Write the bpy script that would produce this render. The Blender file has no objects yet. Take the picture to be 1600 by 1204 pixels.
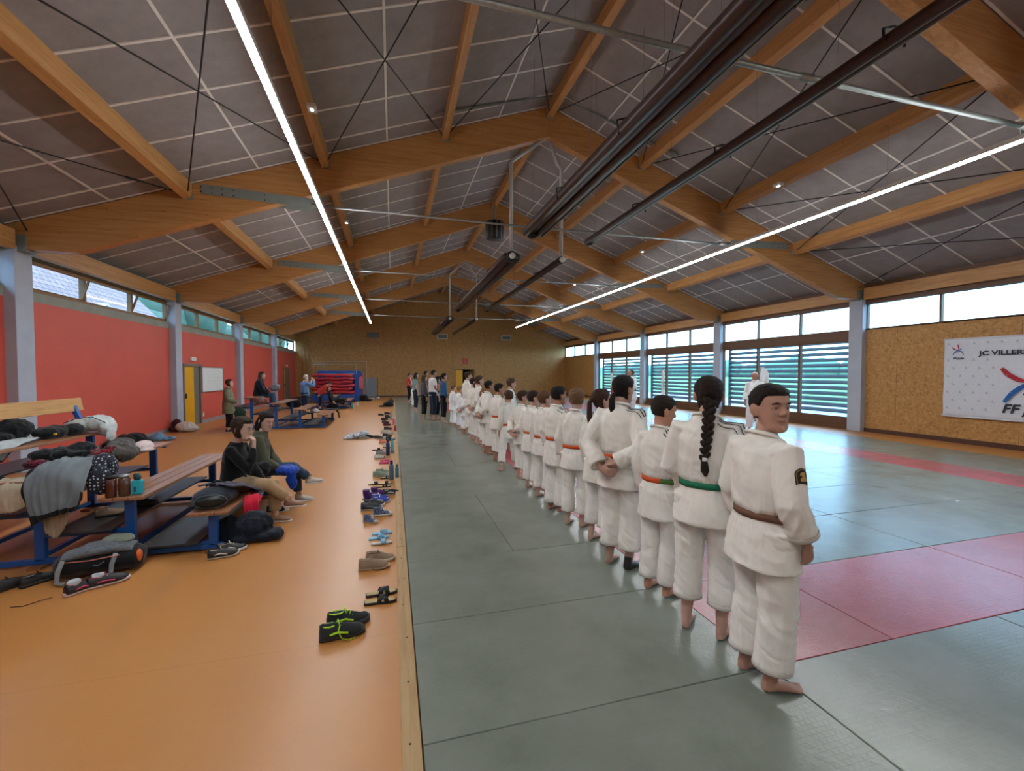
import bpy, bmesh, math, random
from mathutils import Vector, Matrix, noise
from math import sin, cos, pi, radians
random.seed(7)
S = bpy.context.scene
COL = S.collection

# ---------------------------------------------------------------- camera, world, exposure
CAMZ, YAW, PITCH, ROLL, FPX = 1.77, .2699, .0292, .001, 674.8
_f = Vector((sin(YAW)*cos(PITCH), cos(YAW)*cos(PITCH), -sin(PITCH)))
_r = Vector((cos(YAW), -sin(YAW), 0)); _u = _r.cross(_f)
_r2 = _r*cos(ROLL) - _u*sin(ROLL); _u2 = _r*sin(ROLL) + _u*cos(ROLL)
cd = bpy.data.cameras.new('camera'); cam = bpy.data.objects.new('camera', cd); COL.objects.link(cam)
cd.sensor_fit = 'HORIZONTAL'; cd.sensor_width = 36; cd.lens = FPX/1600*36; cd.clip_start = .05; cd.clip_end = 600
cam.matrix_world = Matrix.Translation((0, 0, CAMZ)) @ Matrix((_r2, _u2, -_f)).transposed().to_4x4()
S.camera = cam
S.view_settings.view_transform = 'Standard'; S.view_settings.look = 'None'
S.view_settings.gamma = 1; S.view_settings.use_curve_mapping = False
S.view_settings.exposure = 0.85
S.cycles.max_bounces = 7; S.cycles.diffuse_bounces = 4; S.cycles.glossy_bounces = 3
S.cycles.transparent_max_bounces = 12; S.cycles.sample_clamp_indirect = 4

W = bpy.data.worlds.new('overcast sky'); S.world = W; W.use_nodes = True
wn = W.node_tree.nodes; wl = W.node_tree.links; wn.clear()
wo = wn.new('ShaderNodeOutputWorld'); wb = wn.new('ShaderNodeBackground'); wr = wn.new('ShaderNodeValToRGB')
wc = wn.new('ShaderNodeTexCoord'); ws = wn.new('ShaderNodeSeparateXYZ')
wl.new(wc.outputs['Generated'], ws.inputs[0]); wl.new(ws.outputs['Z'], wr.inputs[0])
wr.color_ramp.elements[0].position = 0.0; wr.color_ramp.elements[0].color = (.38, .72, .95, 1)
wr.color_ramp.elements[1].position = .28; wr.color_ramp.elements[1].color = (.38, .66, 1.0, 1)
wl.new(wr.outputs[0], wb.inputs[0]); wb.inputs[1].default_value = 6.5; wl.new(wb.outputs[0], wo.inputs[0])

LAMP = 52.0      # strength of the LED diffusers

# ---------------------------------------------------------------- materials
def lin(h):
    if isinstance(h, (tuple, list)): return (*h[:3], 1)
    c = [int(h[i:i+2], 16)/255 for i in (0, 2, 4)]
    return tuple(x/12.92 if x <= .04045 else ((x+.055)/1.055)**2.4 for x in c) + (1,)
MATS = {}
class NT:
    def __init__(s, name):
        s.m = bpy.data.materials.new(name); s.m.use_nodes = True; s.n = s.m.node_tree.nodes; s.l = s.m.node_tree.links
        s.b = s.n['Principled BSDF']; s.out = s.n['Material Output']
        s.tc = None
    def new(s, t, **k):
        n = s.n.new('ShaderNode'+t)
        for a, v in k.items(): setattr(n, a, v)
        return n
    def link(s, a, b): s.l.new(a, b)
    def coord(s, scale=(1, 1, 1), kind='Object', rot=(0, 0, 0)):
        tc = s.new('TexCoord'); mp = s.new('Mapping'); mp.inputs['Scale'].default_value = scale; mp.inputs['Rotation'].default_value = rot
        s.link(tc.outputs[kind], mp.inputs[0]); return mp.outputs[0]
    def geo(s, scale=(1, 1, 1)):
        g = s.new('NewGeometry'); mp = s.new('Mapping'); mp.inputs['Scale'].default_value = scale
        s.link(g.outputs['Position'], mp.inputs[0]); return mp.outputs[0]
    def noise(s, vec, scale=5, detail=4, rough=.55, dist=0):
        n = s.new('TexNoise'); s.link(vec, n.inputs['Vector']); n.inputs['Scale'].default_value = scale
        n.inputs['Detail'].default_value = detail; n.inputs['Roughness'].default_value = rough; n.inputs['Distortion'].default_value = dist
        return n.outputs[0]
    def ramp(s, fac, stops):
        r = s.new('ValToRGB'); s.link(fac, r.inputs[0]); e = r.color_ramp.elements
        while len(e) < len(stops): e.new(.5)
        for i, (p, c) in enumerate(stops): e[i].position = p; e[i].color = lin(c)
        return r.outputs[0]
    def mix(s, fac, a, b, mode='MIX'):
        m = s.new('Mix', data_type='RGBA', blend_type=mode)
        for k, v in ((0, fac), (6, a), (7, b)):
            if hasattr(v, 'is_linked'): s.link(v, m.inputs[k])
            else: m.inputs[k].default_value = v if k == 0 else lin(v)
        return m.outputs[2]
    def math(s, op, a, b=0, c=None):
        m = s.new('Math', operation=op)
        for k, v in enumerate((a, b) if c is None else (a, b, c)):
            if hasattr(v, 'is_linked'): s.link(v, m.inputs[k])
            else: m.inputs[k].default_value = v
        return m.outputs[0]
    def bump(s, h, strength=.3, dist=.01):
        b = s.new('Bump'); b.inputs['Strength'].default_value = strength; b.inputs['Distance'].default_value = dist
        s.link(h, b.inputs['Height']); s.link(b.outputs[0], s.b.inputs['Normal'])
    def color(s, c):
        if hasattr(c, 'is_linked'): s.link(c, s.b.inputs['Base Color'])
        else: s.b.inputs['Base Color'].default_value = lin(c)
    def rough(s, r):
        if hasattr(r, 'is_linked'): s.link(r, s.b.inputs['Roughness'])
        else: s.b.inputs['Roughness'].default_value = r
def plain(name, c, rough=.6, metal=0, spec=.5, var=.06, nscale=9, bump=0):
    """a material of one colour with faint procedural unevenness"""
    if name in MATS: return MATS[name]
    t = NT(name); v = t.coord(); n = t.noise(v, nscale, 3)
    a = lin(c); lo = tuple(x*(1-var) for x in a[:3]); hi = tuple(min(1, x*(1+var)) for x in a[:3])
    t.color(t.ramp(n, [(.3, lo), (.7, hi)])); t.rough(rough); t.b.inputs['Metallic'].default_value = metal
    t.b.inputs['Specular IOR Level'].default_value = spec
    if bump: t.bump(n, bump, .004)
    MATS[name] = t.m; return t.m
def fabric(name, c, weave=260, rough=.9, var=.08, c2=None):
    if name in MATS: return MATS[name]
    t = NT(name); v = t.coord(); n = t.noise(v, 14, 4); a = lin(c)
    lo = tuple(x*(1-var) for x in a[:3]); hi = tuple(min(1, x*(1+var)) for x in a[:3])
    base = t.ramp(n, [(.3, lo), (.7, hi)])
    if c2: base = t.mix(t.ramp(t.noise(v, 60, 2), [(.45, (0, 0, 0)), (.55, (1, 1, 1))]), base, c2)
    t.color(base); t.rough(rough); t.b.inputs['Specular IOR Level'].default_value = .15
    t.b.inputs['Sheen Weight'].default_value = .15
    w = t.noise(v, weave, 2); f = t.noise(v, 9, 4, .6, 1.5)
    t.bump(t.math('ADD', t.math('MULTIPLY', w, .12), t.math('MULTIPLY', f, .45)), .45, .012)
    MATS[name] = t.m; return t.m
def gicloth(name, c):
    t = NT(name); v = t.coord(); a = lin(c); n = t.noise(v, 10, 4)
    t.color(t.ramp(n, [(.3, tuple(x*.94 for x in a[:3])), (.7, tuple(min(1, x*1.03) for x in a[:3]))])); t.rough(.92); t.b.inputs['Specular IOR Level'].default_value = .12
    q = t.noise(t.coord((1, 1, .35)), 7, 2, .45, .8); r = t.math('ABSOLUTE', t.math('SUBTRACT', q, .5)); q2 = t.noise(t.coord((1, 1, .7)), 26, 3, .55, .8); r2 = t.math('ABSOLUTE', t.math('SUBTRACT', q2, .5))
    h = t.math('SUBTRACT', t.math('MULTIPLY', t.noise(v, 340, 2), .06), t.math('ADD', t.math('MULTIPLY', r, 1.6), t.math('MULTIPLY', r2, .12)))
    t.bump(h, .5, .02); MATS[name] = t.m; return t.m
def glulam(name, ax):
    """varnished laminated spruce, boards along the axis ax of the object's own space"""
    t = NT(name); sc = [9, 9, 9]; sc[ax] = .5
    v = t.coord(tuple(sc)); n = t.noise(v, 2.2, 6, .65, .6)
    c = t.ramp(n, [(.25, '9c6a38'), (.5, 'b5824c'), (.78, 'c59864')])
    lam = t.coord((1, 1, 1)); sx = t.new('SeparateXYZ'); t.link(lam, sx.inputs[0])
    z = sx.outputs[2]
    fr = t.math('FRACT', t.math('MULTIPLY', z, 22)); ln = t.math('LESS_THAN', fr, .06)
    c = t.mix(t.math('MULTIPLY', ln, .22), c, '7a4010')
    ks = [4.2, 4.2, 4.2]; ks[ax] = 2.2
    vo = t.new('TexVoronoi'); t.link(t.coord(tuple(ks)), vo.inputs['Vector']); vo.inputs['Scale'].default_value = 2.1
    k = t.math('LESS_THAN', vo.outputs['Distance'], .085)
    c = t.mix(t.math('MULTIPLY', k, .6), c, '5a2c0c')
    t.color(c); t.rough(.42); t.b.inputs['Specular IOR Level'].default_value = .4
    return t.m
WOODX = glulam('glulam along x', 0); WOODY = glulam('glulam along y', 1)
def mk_floor():
    t = NT('orange sports vinyl'); v = t.geo(); n = t.noise(v, .8, 5, .6); n2 = t.noise(v, 30, 3)
    c = t.ramp(n, [(.3, 'ad7238'), (.55, 'b47a3f'), (.75, 'ba8248')])
    c = t.mix(t.math('MULTIPLY', n2, .12), c, '8a5a30')
    sp = t.new('SeparateXYZ'); t.link(v, sp.inputs[0])
    fx = t.math('LESS_THAN', t.math('ABSOLUTE', t.math('SUBTRACT', t.math('FRACT', t.math('MULTIPLY', sp.outputs[1], .5)), .5)), .0012)
    c = t.mix(t.math('MULTIPLY', fx, .35), c, '7c4a24')
    t.color(c); t.rough(t.math('MULTIPLY_ADD', n, .15, .31)); t.b.inputs['Specular IOR Level'].default_value = .55
    t.bump(t.noise(v, 2.2, 3, .5, .4), .05, .02)
    return t.m
FLOOR = mk_floor()
def mk_mat(name, lo, mid, hi):
    t = NT(name); v = t.geo(); n = t.noise(v, 1.6, 6, .65); oi = t.new('ObjectInfo')
    c = t.ramp(n, [(.3, lo), (.5, mid), (.72, hi)])
    hsv = t.new('HueSaturation'); t.link(c, hsv.inputs['Color'])
    t.link(t.math('MULTIPLY_ADD', oi.outputs['Random'], .16, .92), hsv.inputs['Value']); c = hsv.outputs[0]
    sc = t.noise(t.geo((1, 3.5, 1)), 3.5, 6, .75, 1.5)
    c = t.mix(t.math('MULTIPLY', sc, .12), c, 'a5aaa0')
    t.color(c); t.rough(t.math('MULTIPLY_ADD', n, .06, .23)); t.b.inputs['Specular IOR Level'].default_value = .75
    g = t.geo((30, 36, 1)); ch = t.new('TexBrick'); t.link(g, ch.inputs[0]); ch.inputs['Scale'].default_value = 1
    ch.inputs['Mortar Size'].default_value = .12; ch.inputs['Brick Width'].default_value = 1.0; ch.inputs['Row Height'].default_value = 1
    h = t.math('ADD', t.math('MULTIPLY', ch.outputs['Fac'], -.5), t.math('MULTIPLY', t.noise(v, 25, 4), .8))
    t.bump(h, .42, .005)
    return t.m
MGREEN = mk_mat('grey green tatami vinyl', '646b5e', '70766a', '7a7f74')
MRED = mk_mat('red tatami vinyl', 'a03540', 'ab3d47', 'b54852')
def mk_ceiling():
    t = NT('grey wood wool ceiling panels'); v = t.coord((1, 1, 1)); n = t.noise(v, 3, 6, .7); n2 = t.noise(t.coord((3, 14, 1)), 6, 5, .7)
    c = t.ramp(n, [(.3, '8a8483'), (.6, '979090'), (.75, 'a29b9a')])
    c = t.mix(t.math('MULTIPLY', n2, .3), c, '6c6664')
    t.color(c); t.rough(.9); t.b.inputs['Specular IOR Level'].default_value = .1; t.bump(n2, .3, .01)
    return t.m
CEIL = mk_ceiling()
def mk_osb():
    t = NT('varnished strand board'); tc = t.geo()
    v1 = t.new('TexVoronoi'); mp = t.new('Mapping'); t.link(tc, mp.inputs[0]); mp.inputs['Scale'].default_value = (26, 26, 14); mp.inputs['Rotation'].default_value = (.6, .2, .5)
    t.link(mp.outputs[0], v1.inputs['Vector']); v1.inputs['Scale'].default_value = 1
    v2 = t.new('TexVoronoi'); m2 = t.new('Mapping'); t.link(tc, m2.inputs[0]); m2.inputs['Scale'].default_value = (12, 14, 34); m2.inputs['Rotation'].default_value = (-.4, .5, .2)
    t.link(m2.outputs[0], v2.inputs['Vector'])
    v2.inputs['Scale'].default_value = 1
    a = t.new('SeparateColor'); t.link(v1.outputs['Color'], a.inputs[0]); b = t.new('SeparateColor'); t.link(v2.outputs['Color'], b.inputs[0])
    f = t.math('MULTIPLY', t.math('ADD', a.outputs[0], b.outputs[0]), .5)
    c = t.ramp(f, [(.02, '8c6135'), (.3, 'a27541'), (.6, 'ac7f49'), (.95, 'b88c54')])
    sp = t.new('SeparateXYZ'); t.link(tc, sp.inputs[0]); s = t.math('ADD', sp.outputs[0], sp.outputs[1])
    j = t.math('LESS_THAN', t.math('FRACT', t.math('MULTIPLY', s, .8)), .007)
    c = t.mix(t.math('MULTIPLY', j, .6), c, '4a2c12')
    t.color(c); t.rough(.5); t.b.inputs['Specular IOR Level'].default_value = .35
    return t.m
OSB = mk_osb()
RED = plain('red wall paint', 'c04c3c', .55, var=.05, nscale=1.5)
CONC = plain('grey painted concrete', 'a2a6b2', .75, var=.06, nscale=3, bump=.15)
LINTEL = plain('bare concrete lintel', '8b8a80', .85, var=.1, nscale=4, bump=.2)
PLINTH = plain('grey skirting paint', '84797a', .7)
DARKWOOD = plain('dark stained window wood', '5b3a20', .5, var=.15, nscale=6)
BASEW = plain('dark brown skirting board', '4a2a1c', .5, var=.1)
FRAMEW = plain('brown clerestory frame', '7c5526', .5, var=.12)
STEEL = plain('galvanised steel', '9aa09f', .42, metal=.75, var=.12, nscale=20)
GREYST = plain('grey painted steel plate', '7f8783', .5, metal=.2, var=.06)
BLACKROD = plain('black bracing rod', '1c1a1a', .5, metal=.3)
WHITEST = plain('white strip profile', 'd8d2cc', .6)
SLAT = plain('grey blue sun louver', '343b44', .6, var=.1, nscale=5)
YELLOW = plain('yellow door paint', 'd79a05', .4, var=.04)
TAUPE = plain('taupe door frame', '6b6155', .55)
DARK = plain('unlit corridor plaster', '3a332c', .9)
WHITE = plain('white board enamel', 'd8d9d6', .3, var=.02)
PLASTIC_W = plain('white plastic', 'd9d9d4', .4)
BLACKP = plain('black plastic', '151516', .4)
BLUEST = plain('blue painted steel', '0c4f93', .38, var=.08)
ROLLB = plain('dark brown rolled vinyl', '3a2620', .35, var=.15, nscale=6)
CORD = plain('thin grey cord', '7d7774', .8)
def glass_mat():
    t = NT('window glass'); t.n.remove(t.b); tr = t.new('BsdfTransparent'); gl = t.new('BsdfGlossy'); gl.inputs['Roughness'].default_value = .02
    tr.inputs[0].default_value = (.93, .97, .97, 1)
    fr = t.new('LayerWeight'); fr.inputs[0].default_value = .5; mx = t.new('MixShader')
    t.link(t.math('MULTIPLY_ADD', t.math('POWER', fr.outputs[1], 5), .5, .03), mx.inputs[0]); t.link(tr.outputs[0], mx.inputs[1]); t.link(gl.outputs[0], mx.inputs[2]); t.link(mx.outputs[0], t.out.inputs[0])
    return t.m
GLASS = glass_mat()
def emis(name, c, s):
    t = NT(name); t.b.inputs['Emission Color'].default_value = lin(c); t.b.inputs['Emission Strength'].default_value = s; t.color(c); return t.m
LED = emis('LED diffuser', (.95, .985, 1), LAMP)

# ---------------------------------------------------------------- mesh helpers
def perp(d):
    d = d.normalized(); a = Vector((0, 0, 1)) if abs(d.z) < .9 else Vector((1, 0, 0))
    u = a.cross(d).normalized(); return u, d.cross(u)
class MB:
    """collects shapes, then links them as ONE mesh object"""
    def __init__(s): s.v = []; s.f = []; s.sm = []; s.mi = []; s.cm = 0
    def add(s, vs, fs, smooth=False):
        o = len(s.v); s.v += [tuple(x) for x in vs]
        for f in fs: s.f.append(tuple(o+i for i in f)); s.sm.append(smooth); s.mi.append(s.cm)
        return s
    def box(s, x0, x1, y0, y1, z0, z1, M=None):
        vs = [Vector((x, y, z)) for z in (z0, z1) for y in (y0, y1) for x in (x0, x1)]
        if M: vs = [M @ v for v in vs]
        return s.add(vs, [(0, 2, 3, 1), (4, 5, 7, 6), (0, 1, 5, 4), (2, 6, 7, 3), (0, 4, 6, 2), (1, 3, 7, 5)])
    def bar(s, a, b, w, h, up=(0, 0, 1)):
        a = Vector(a); b = Vector(b); d = (b-a).normalized(); up = Vector(up)
        side = d.cross(up)
        if side.length < 1e-4: side = Vector((1, 0, 0))
        side.normalize(); up = side.cross(d)
        vs = [p+side*sx*w/2+up*sz*h/2 for p in (a, b) for sz in (-1, 1) for sx in (-1, 1)]
        return s.add(vs, [(0, 1, 3, 2), (4, 6, 7, 5), (0, 4, 5, 1), (2, 3, 7, 6), (0, 2, 6, 4), (1, 5, 7, 3)])
    def prism(s, pts, d):
        """polygon pts (3D, planar) swept by the vector d"""
        n = len(pts); d = Vector(d); vs = [Vector(p) for p in pts]+[Vector(p)+d for p in pts]
        return s.add(vs, [tuple(range(n))[::-1], tuple(range(n, 2*n))]+[(i, (i+1) % n, n+(i+1) % n, n+i) for i in range(n)])
    def rings(s, rings, smooth=True, cap=True, closed=True):
        n = len(rings[0]); vs = [p for r in rings for p in r]; fs = []
        for k in range(len(rings)-1):
            for i in range(n if closed else n-1):
                j = (i+1) % n; fs.append((k*n+i, k*n+j, (k+1)*n+j, (k+1)*n+i))
        if cap and closed: fs += [tuple(range(n))[::-1], tuple((len(rings)-1)*n+i for i in range(n))]
        return s.add(vs, fs, smooth)
    def tube(s, pts, rad, seg=10, side=None, smooth=True, cap=True):
        """tapered tube; rad: number, list, or list of (r_side, r_other); side fixes the first axis"""
        P = [Vector(p) for p in pts]; n = len(P)
        R = rad if isinstance(rad, (list, tuple)) else [rad]*n
        rs = []; prev = None
        for i, p in enumerate(P):
            d = (P[min(i+1, n-1)]-P[max(i-1, 0)])
            if d.length < 1e-7: d = Vector((0, 0, 1))
            d.normalize()
            if side is not None: u = Vector(side); u = (u-d*u.dot(d))
            elif prev is not None: u = prev-d*prev.dot(d)
            else: u = perp(d)[0]
            if u.length < 1e-5: u = perp(d)[0]
            u.normalize(); w = d.cross(u); prev = u
            r = R[i]; a, b = (r, r) if not isinstance(r, (list, tuple)) else r
            rs.append([p+u*a*cos(2*pi*k/seg)+w*b*sin(2*pi*k/seg) for k in range(seg)])
        return s.rings(rs, smooth, cap)
    def ell(s, c, r, M=None, nu=12, nv=8):
        c = Vector(c); r = (r, r, r) if not isinstance(r, (list, tuple)) else r
        def q(x, y, z):
            v = Vector((x*r[0], y*r[1], z*r[2])); return c+(M @ v if M else v)
        vs = [q(0, 0, -1)]
        for j in range(1, nv):
            t = pi*j/nv
            for i in range(nu):
                a = 2*pi*i/nu; vs.append(q(sin(t)*cos(a), sin(t)*sin(a), -cos(t)))
        vs.append(q(0, 0, 1)); fs = []
        for i in range(nu):
            k = (i+1) % nu
            fs.append((0, 1+k, 1+i)); L = 1+(nv-2)*nu; fs.append((len(vs)-1, L+i, L+k))
            for j in range(nv-2): fs.append((1+j*nu+i, 1+j*nu+k, 1+(j+1)*nu+k, 1+(j+1)*nu+i))
        return s.add(vs, fs, True)
    def quad(s, a, b, c, d): return s.add([a, b, c, d], [(0, 1, 2, 3)])
    def mesh(s, name, mats):
        me = bpy.data.meshes.new(name); me.from_pydata(s.v, [], s.f); me.update()
        me.polygons.foreach_set('use_smooth', s.sm)
        for m in (mats if isinstance(mats, (list, tuple)) else [mats]): me.materials.append(m)
        if any(s.mi): me.polygons.foreach_set('material_index', s.mi)
        return me
    def build(s, name, mats, parent=None, loc=None, rot=None, bevel=0):
        o = bpy.data.objects.new(name, s.mesh(name, mats)); COL.objects.link(o)
        if parent: o.parent = parent
        if loc: o.location = loc
        if rot: o.rotation_euler = rot
        if bevel:
            b = o.modifiers.new('bevel', 'BEVEL'); b.width = bevel; b.segments = 2; b.limit_method = 'ANGLE'
        return o
def thing(name, label, cat, loc=(0, 0, 0), rz=0, group=None, scale=None):
    o = bpy.data.objects.new(name, None); COL.objects.link(o); o.empty_display_size = .1
    o.location = loc; o.rotation_euler = (0, 0, rz)
    if scale: o.scale = (scale,)*3
    return tag(o, label, cat, group)
def tag(o, label=None, cat=None, group=None, kind=None):
    for k, v in (('label', label), ('category', cat), ('group', group), ('kind', kind)):
        if v: o[k] = v
    return o
def struct(o): o['kind'] = 'structure'; return o
def kids(o): return [c for c in bpy.data.objects if c.parent == o]
def dup(o, loc, rz=None, label=None, tree=None):
    r = o.copy(); COL.objects.link(r); r.location = loc
    if rz is not None: r.rotation_euler = (0, 0, rz)
    if label: r['label'] = label
    def rec(src, dst):
        for c in src.children:
            d = c.copy(); COL.objects.link(d); d.parent = dst; rec(c, d)
    rec(o, r); return r

# ---------------------------------------------------------------- the hall
XL, XR, XC = -6.53, 13.72, 3.62        # walls, ridge
YF, YB = -7.54, 33.1                   # wall behind the camera, far wall
SL = .36; ZR = 8.06                    # roof slope, ceiling height at the ridge
def zroof(x): return ZR-SL*abs(x-XC)
FR = [-1.74+5.8*k for k in range(6)]   # portal frames: -1.74, 4.06, 9.86, 15.66, 21.46, 27.26
EDG = [YF]+FR+[YB]
struct(MB().box(XL-.3, XR+.3, YF-.3, YB+.3, -.2, 0).build('floor', FLOOR))
# ceiling: two slopes with white joint strips
m = MB()
for sg in (-1, 1):
    xe = XL-.6 if sg < 0 else XR+.6
    m.prism([(XC, YF-.3, ZR), (xe, YF-.3, zroof(xe)), (xe, YF-.3, zroof(xe)+.2), (XC, YF-.3, ZR+.2)], (0, YB-YF+.6, 0))
struct(m.build('ceiling', CEIL))
m = MB()
PUR = [XC+2.46*k for k in range(-4, 5)]
for sg in (-1, 1):
    xe = XL if sg < 0 else XR
    for k in range(41):
        y = -7.75+k*1.0+.6+.05
        y = FR[0]-5.8+.79+k
        if y > YB: break
        if any(abs(y-b) < .15 for b in FR): continue
        m.bar((XC, y, ZR-.008), (xe, y, zroof(xe)-.008), .035, .016, up=(0, 0, 1))
    for i in range(4):
        x = XC+sg*(1.23+2.46*i); m.bar((x, YF, zroof(x)-.009), (x, YB, zroof(x)-.009), .035, .016, up=(sg*SL, 0, 1))
for yb in FR:
    for sg in (-1, 1):
        xe = XL if sg < 0 else XR
        for dy in (-.125, .125): m.bar((XC, yb+dy, ZR-.008), (xe, yb+dy, zroof(xe)-.008), .03, .016)
struct(m.build('trim_1', WHITEST))
# end walls
def gable(y, name, hole=None):
    m = MB(); t = .25 if y > 0 else -.25
    if not hole: m.prism([(XL, y, 0), (XR, y, 0), (XR, y, zroof(XR)), (XC, y, ZR), (XL, y, zroof(XL))], (0, t, 0))
    else:
        a, b, h = hole
        m.prism([(XL, y, 0), (a, y, 0), (a, y, zroof(a)), (XC, y, ZR), (XL, y, zroof(XL))], (0, t, 0))
        m.prism([(b, y, 0), (XR, y, 0), (XR, y, zroof(XR)), (b, y, zroof(b))], (0, t, 0))
        m.prism([(a, y, h), (b, y, h), (b, y, zroof(b)), (a, y, zroof(a))], (0, t, 0))
    return struct(m.build(name, OSB))
gable(YB, 'wall_back', (4.66, 6.08, 2.03)); gable(YF, 'wall_front')
m = MB(); m.box(XL, 4.6, YB-.02, YB-.001, 0, .1).box(6.1, XR, YB-.02, YB-.001, 0, .1); struct(m.build('baseboard_back', BASEW))
# corridor behind the back door
m = MB(); m.box(3.6, 7.1, YB+2, YB+2.1, 0, 2.6).box(3.6, 7.1, YB+.25, YB+2, 2.5, 2.6).box(3.5, 3.6, YB+.25, YB+2, 0, 2.6).box(7.1, 7.2, YB+.25, YB+2, 0, 2.6).box(3.5, 7.2, YB+.3, YB+2.1, -.1, 0)
struct(m.build('wall_corridor', DARK))
d = struct(MB().box(4.66, 5.2, YB-.05, YB-.01, .01, 2.0).build('door_1', YELLOW))
MB().box(5.13, 5.17, YB-.09, YB-.05, 1.0, 1.12).build('door_handle', STEEL, d)
MB().box(4.62, 4.66, YB-.06, YB+.05, 0, 2.05).box(6.08, 6.12, YB-.06, YB+.05, 0, 2.05).box(4.62, 6.12, YB-.06, YB+.05, 2.03, 2.07).build('door_frame', TAUPE, d)
# right leaf of the pair stands open into the corridor
MB().box(-.02, .02, 0, .7, .01, 2.0).build('door_leaf', YELLOW, d, loc=(6.04, YB+.26, 0), rot=(0, 0, .12))

# left wall: red panels, lintel, clerestory; right wall: strand board or glazing
m = MB(); lint = MB(); pl = MB(); red = MB()
DL = [(16.35, 17.62), (29.75, 31.2)]           # door openings in the left wall
for y0, y1 in zip(EDG[:-1], EDG[1:]):
    holes = [h for h in DL if y0 < h[0] < y1]
    ys = y0
    for a, b in holes:
        red.box(XL-.25, XL, ys, a, .0, 3.12); red.box(XL-.25, XL, a, b, 2.05, 3.12); ys = b
        pl.box(XL, XL+.012, y0, a, 0, .11)
    red.box(XL-.25, XL, ys, y1, 0, 3.12); pl.box(XL, XL+.012, ys, y1, 0, .11)
    lint.box(XL-.25, XL+.005, y0, y1, 3.12, 3.3)
    lint.box(XL-.25, XL-.04, y0, y1, 3.93, 4.75)
struct(red.build('wall_left', RED)); struct(lint.build('trim_2', LINTEL)); struct(pl.build('baseboard_left', PLINTH))
for i, (a, b) in enumerate(DL):
    d = struct(MB().box(XL-.07, XL-.03, a+.04, b-.45 if i == 0 else a+.45, .01, 2.03).build('door_%d' % (i+2), YELLOW))
    m = MB().box(XL-.24, XL+.02, a-.05, a+.03, 0, 2.08).box(XL-.24, XL+.02, b-.05, b+.05, 0, 2.08).box(XL-.24, XL+.02, a, b, 2.0, 2.09)
    m.build('door_frame', TAUPE, d)
    MB().box(XL-.07, XL-.03, b-.44 if i == 0 else a+.46, b-.05, .01, 2.0).build('door_leaf', TAUPE, d)
    MB().bar((XL-.0, a+.12, 1.02), (XL-.0, a+.17, 1.02), .03, .16).build('door_handle', BLACKP, d)
# columns
for k, y in enumerate(FR):
    a = struct(MB().box(XL-.05, XL+.17, y-.2, y+.2, 0, 4.02).build('wall_left_column', CONC, bevel=.01)); a.name = 'wall_left_column'
    struct(MB().box(XR-.22, XR+.05, y-.2, y+.2, 0, 3.95).build('wall_right_column', CONC, bevel=.01))
# pitched glulam frames (a pair of tapered rafters with a haunch), plus shoes at the columns
def rafter(y, sg, w=.2):
    xe = XL if sg < 0 else XR
    zb = 3.97
    e = XC+sg*(abs(xe-XC))
    xh = xe-sg*1.0
    pts = [(XC, y-w/2, ZR-.02), (e, y-w/2, zroof(e)-.02), (e, y-w/2, zb), (xh, y-w/2, zb), (XC, y-w/2, ZR-.72)]
    o = MB().prism(pts, (0, w, 0)).build('roof_beam', WOODX, bevel=.008)
    return struct(o)
for y in FR:
    for sg in (-1, 1):
        o = rafter(y, sg)
        e = XL if sg < 0 else XR
        MB().box(min(e, e-sg*.3), max(e, e-sg*.3), y-.13, y+.13, 3.93, 4.22).build('beam_shoe', GREYST, o)
# purlins between the frames, hung below the ceiling; eave beams above the windows
for i, x in enumerate(PUR):
    if abs(i-4) == 4: continue
    for y0, y1 in zip(EDG[:-1], EDG[1:]):
        a = y0+(.1 if y0 in FR else 0); b = y1-(.1 if y1 in FR else 0)
        if i == 4: p = [(x-.08, a, ZR-.28), (x+.08, a, ZR-.28), (x+.08, a, ZR-.02), (x, a, ZR), (x-.08, a, ZR-.02)]
        else:
            s = SL if x < XC else -SL; z = zroof(x)
            p = [(x-.07, a, z-.28-s*.07), (x+.07, a, z-.28+s*.07), (x+.07, a, z+s*.07), (x-.07, a, z-s*.07)]
        o = struct(MB().prism(p, (0, b-a, 0)).build('roof_purlin', WOODY, bevel=.006))
        z = (ZR if i == 4 else zroof(x))-.27
        hg = MB()
        for yy in (a, b):
            if yy in (YF, YB): continue
            hg.box(x-.085, x+.085, yy-.03, yy+.03, z-.03, z+.1)
        if hg.v: hg.build('hanger', GREYST, o)
for xs, n in ((XL+.12, 'left'), (XR-.12, 'right')):
    for y0, y1 in zip(EDG[:-1], EDG[1:]):
        a = y0+(.2 if y0 in FR else 0); b = y1-(.2 if y1 in FR else 0)
        z0 = 3.95 if n == 'left' else 3.93
        struct(MB().box(xs-.08, xs+.08, a, b, z0, z0+.34).build('eave_beam', WOODY, bevel=.008))
# red-brown box section and steel rail under the eave beams (right)
m = MB()
for y0, y1 in zip(EDG[:-1], EDG[1:]): m.box(XR-.1, XR+.1, y0+.2, y1-.2, 3.8, 3.94)
struct(m.build('trim_3', DARKWOOD))

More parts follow.
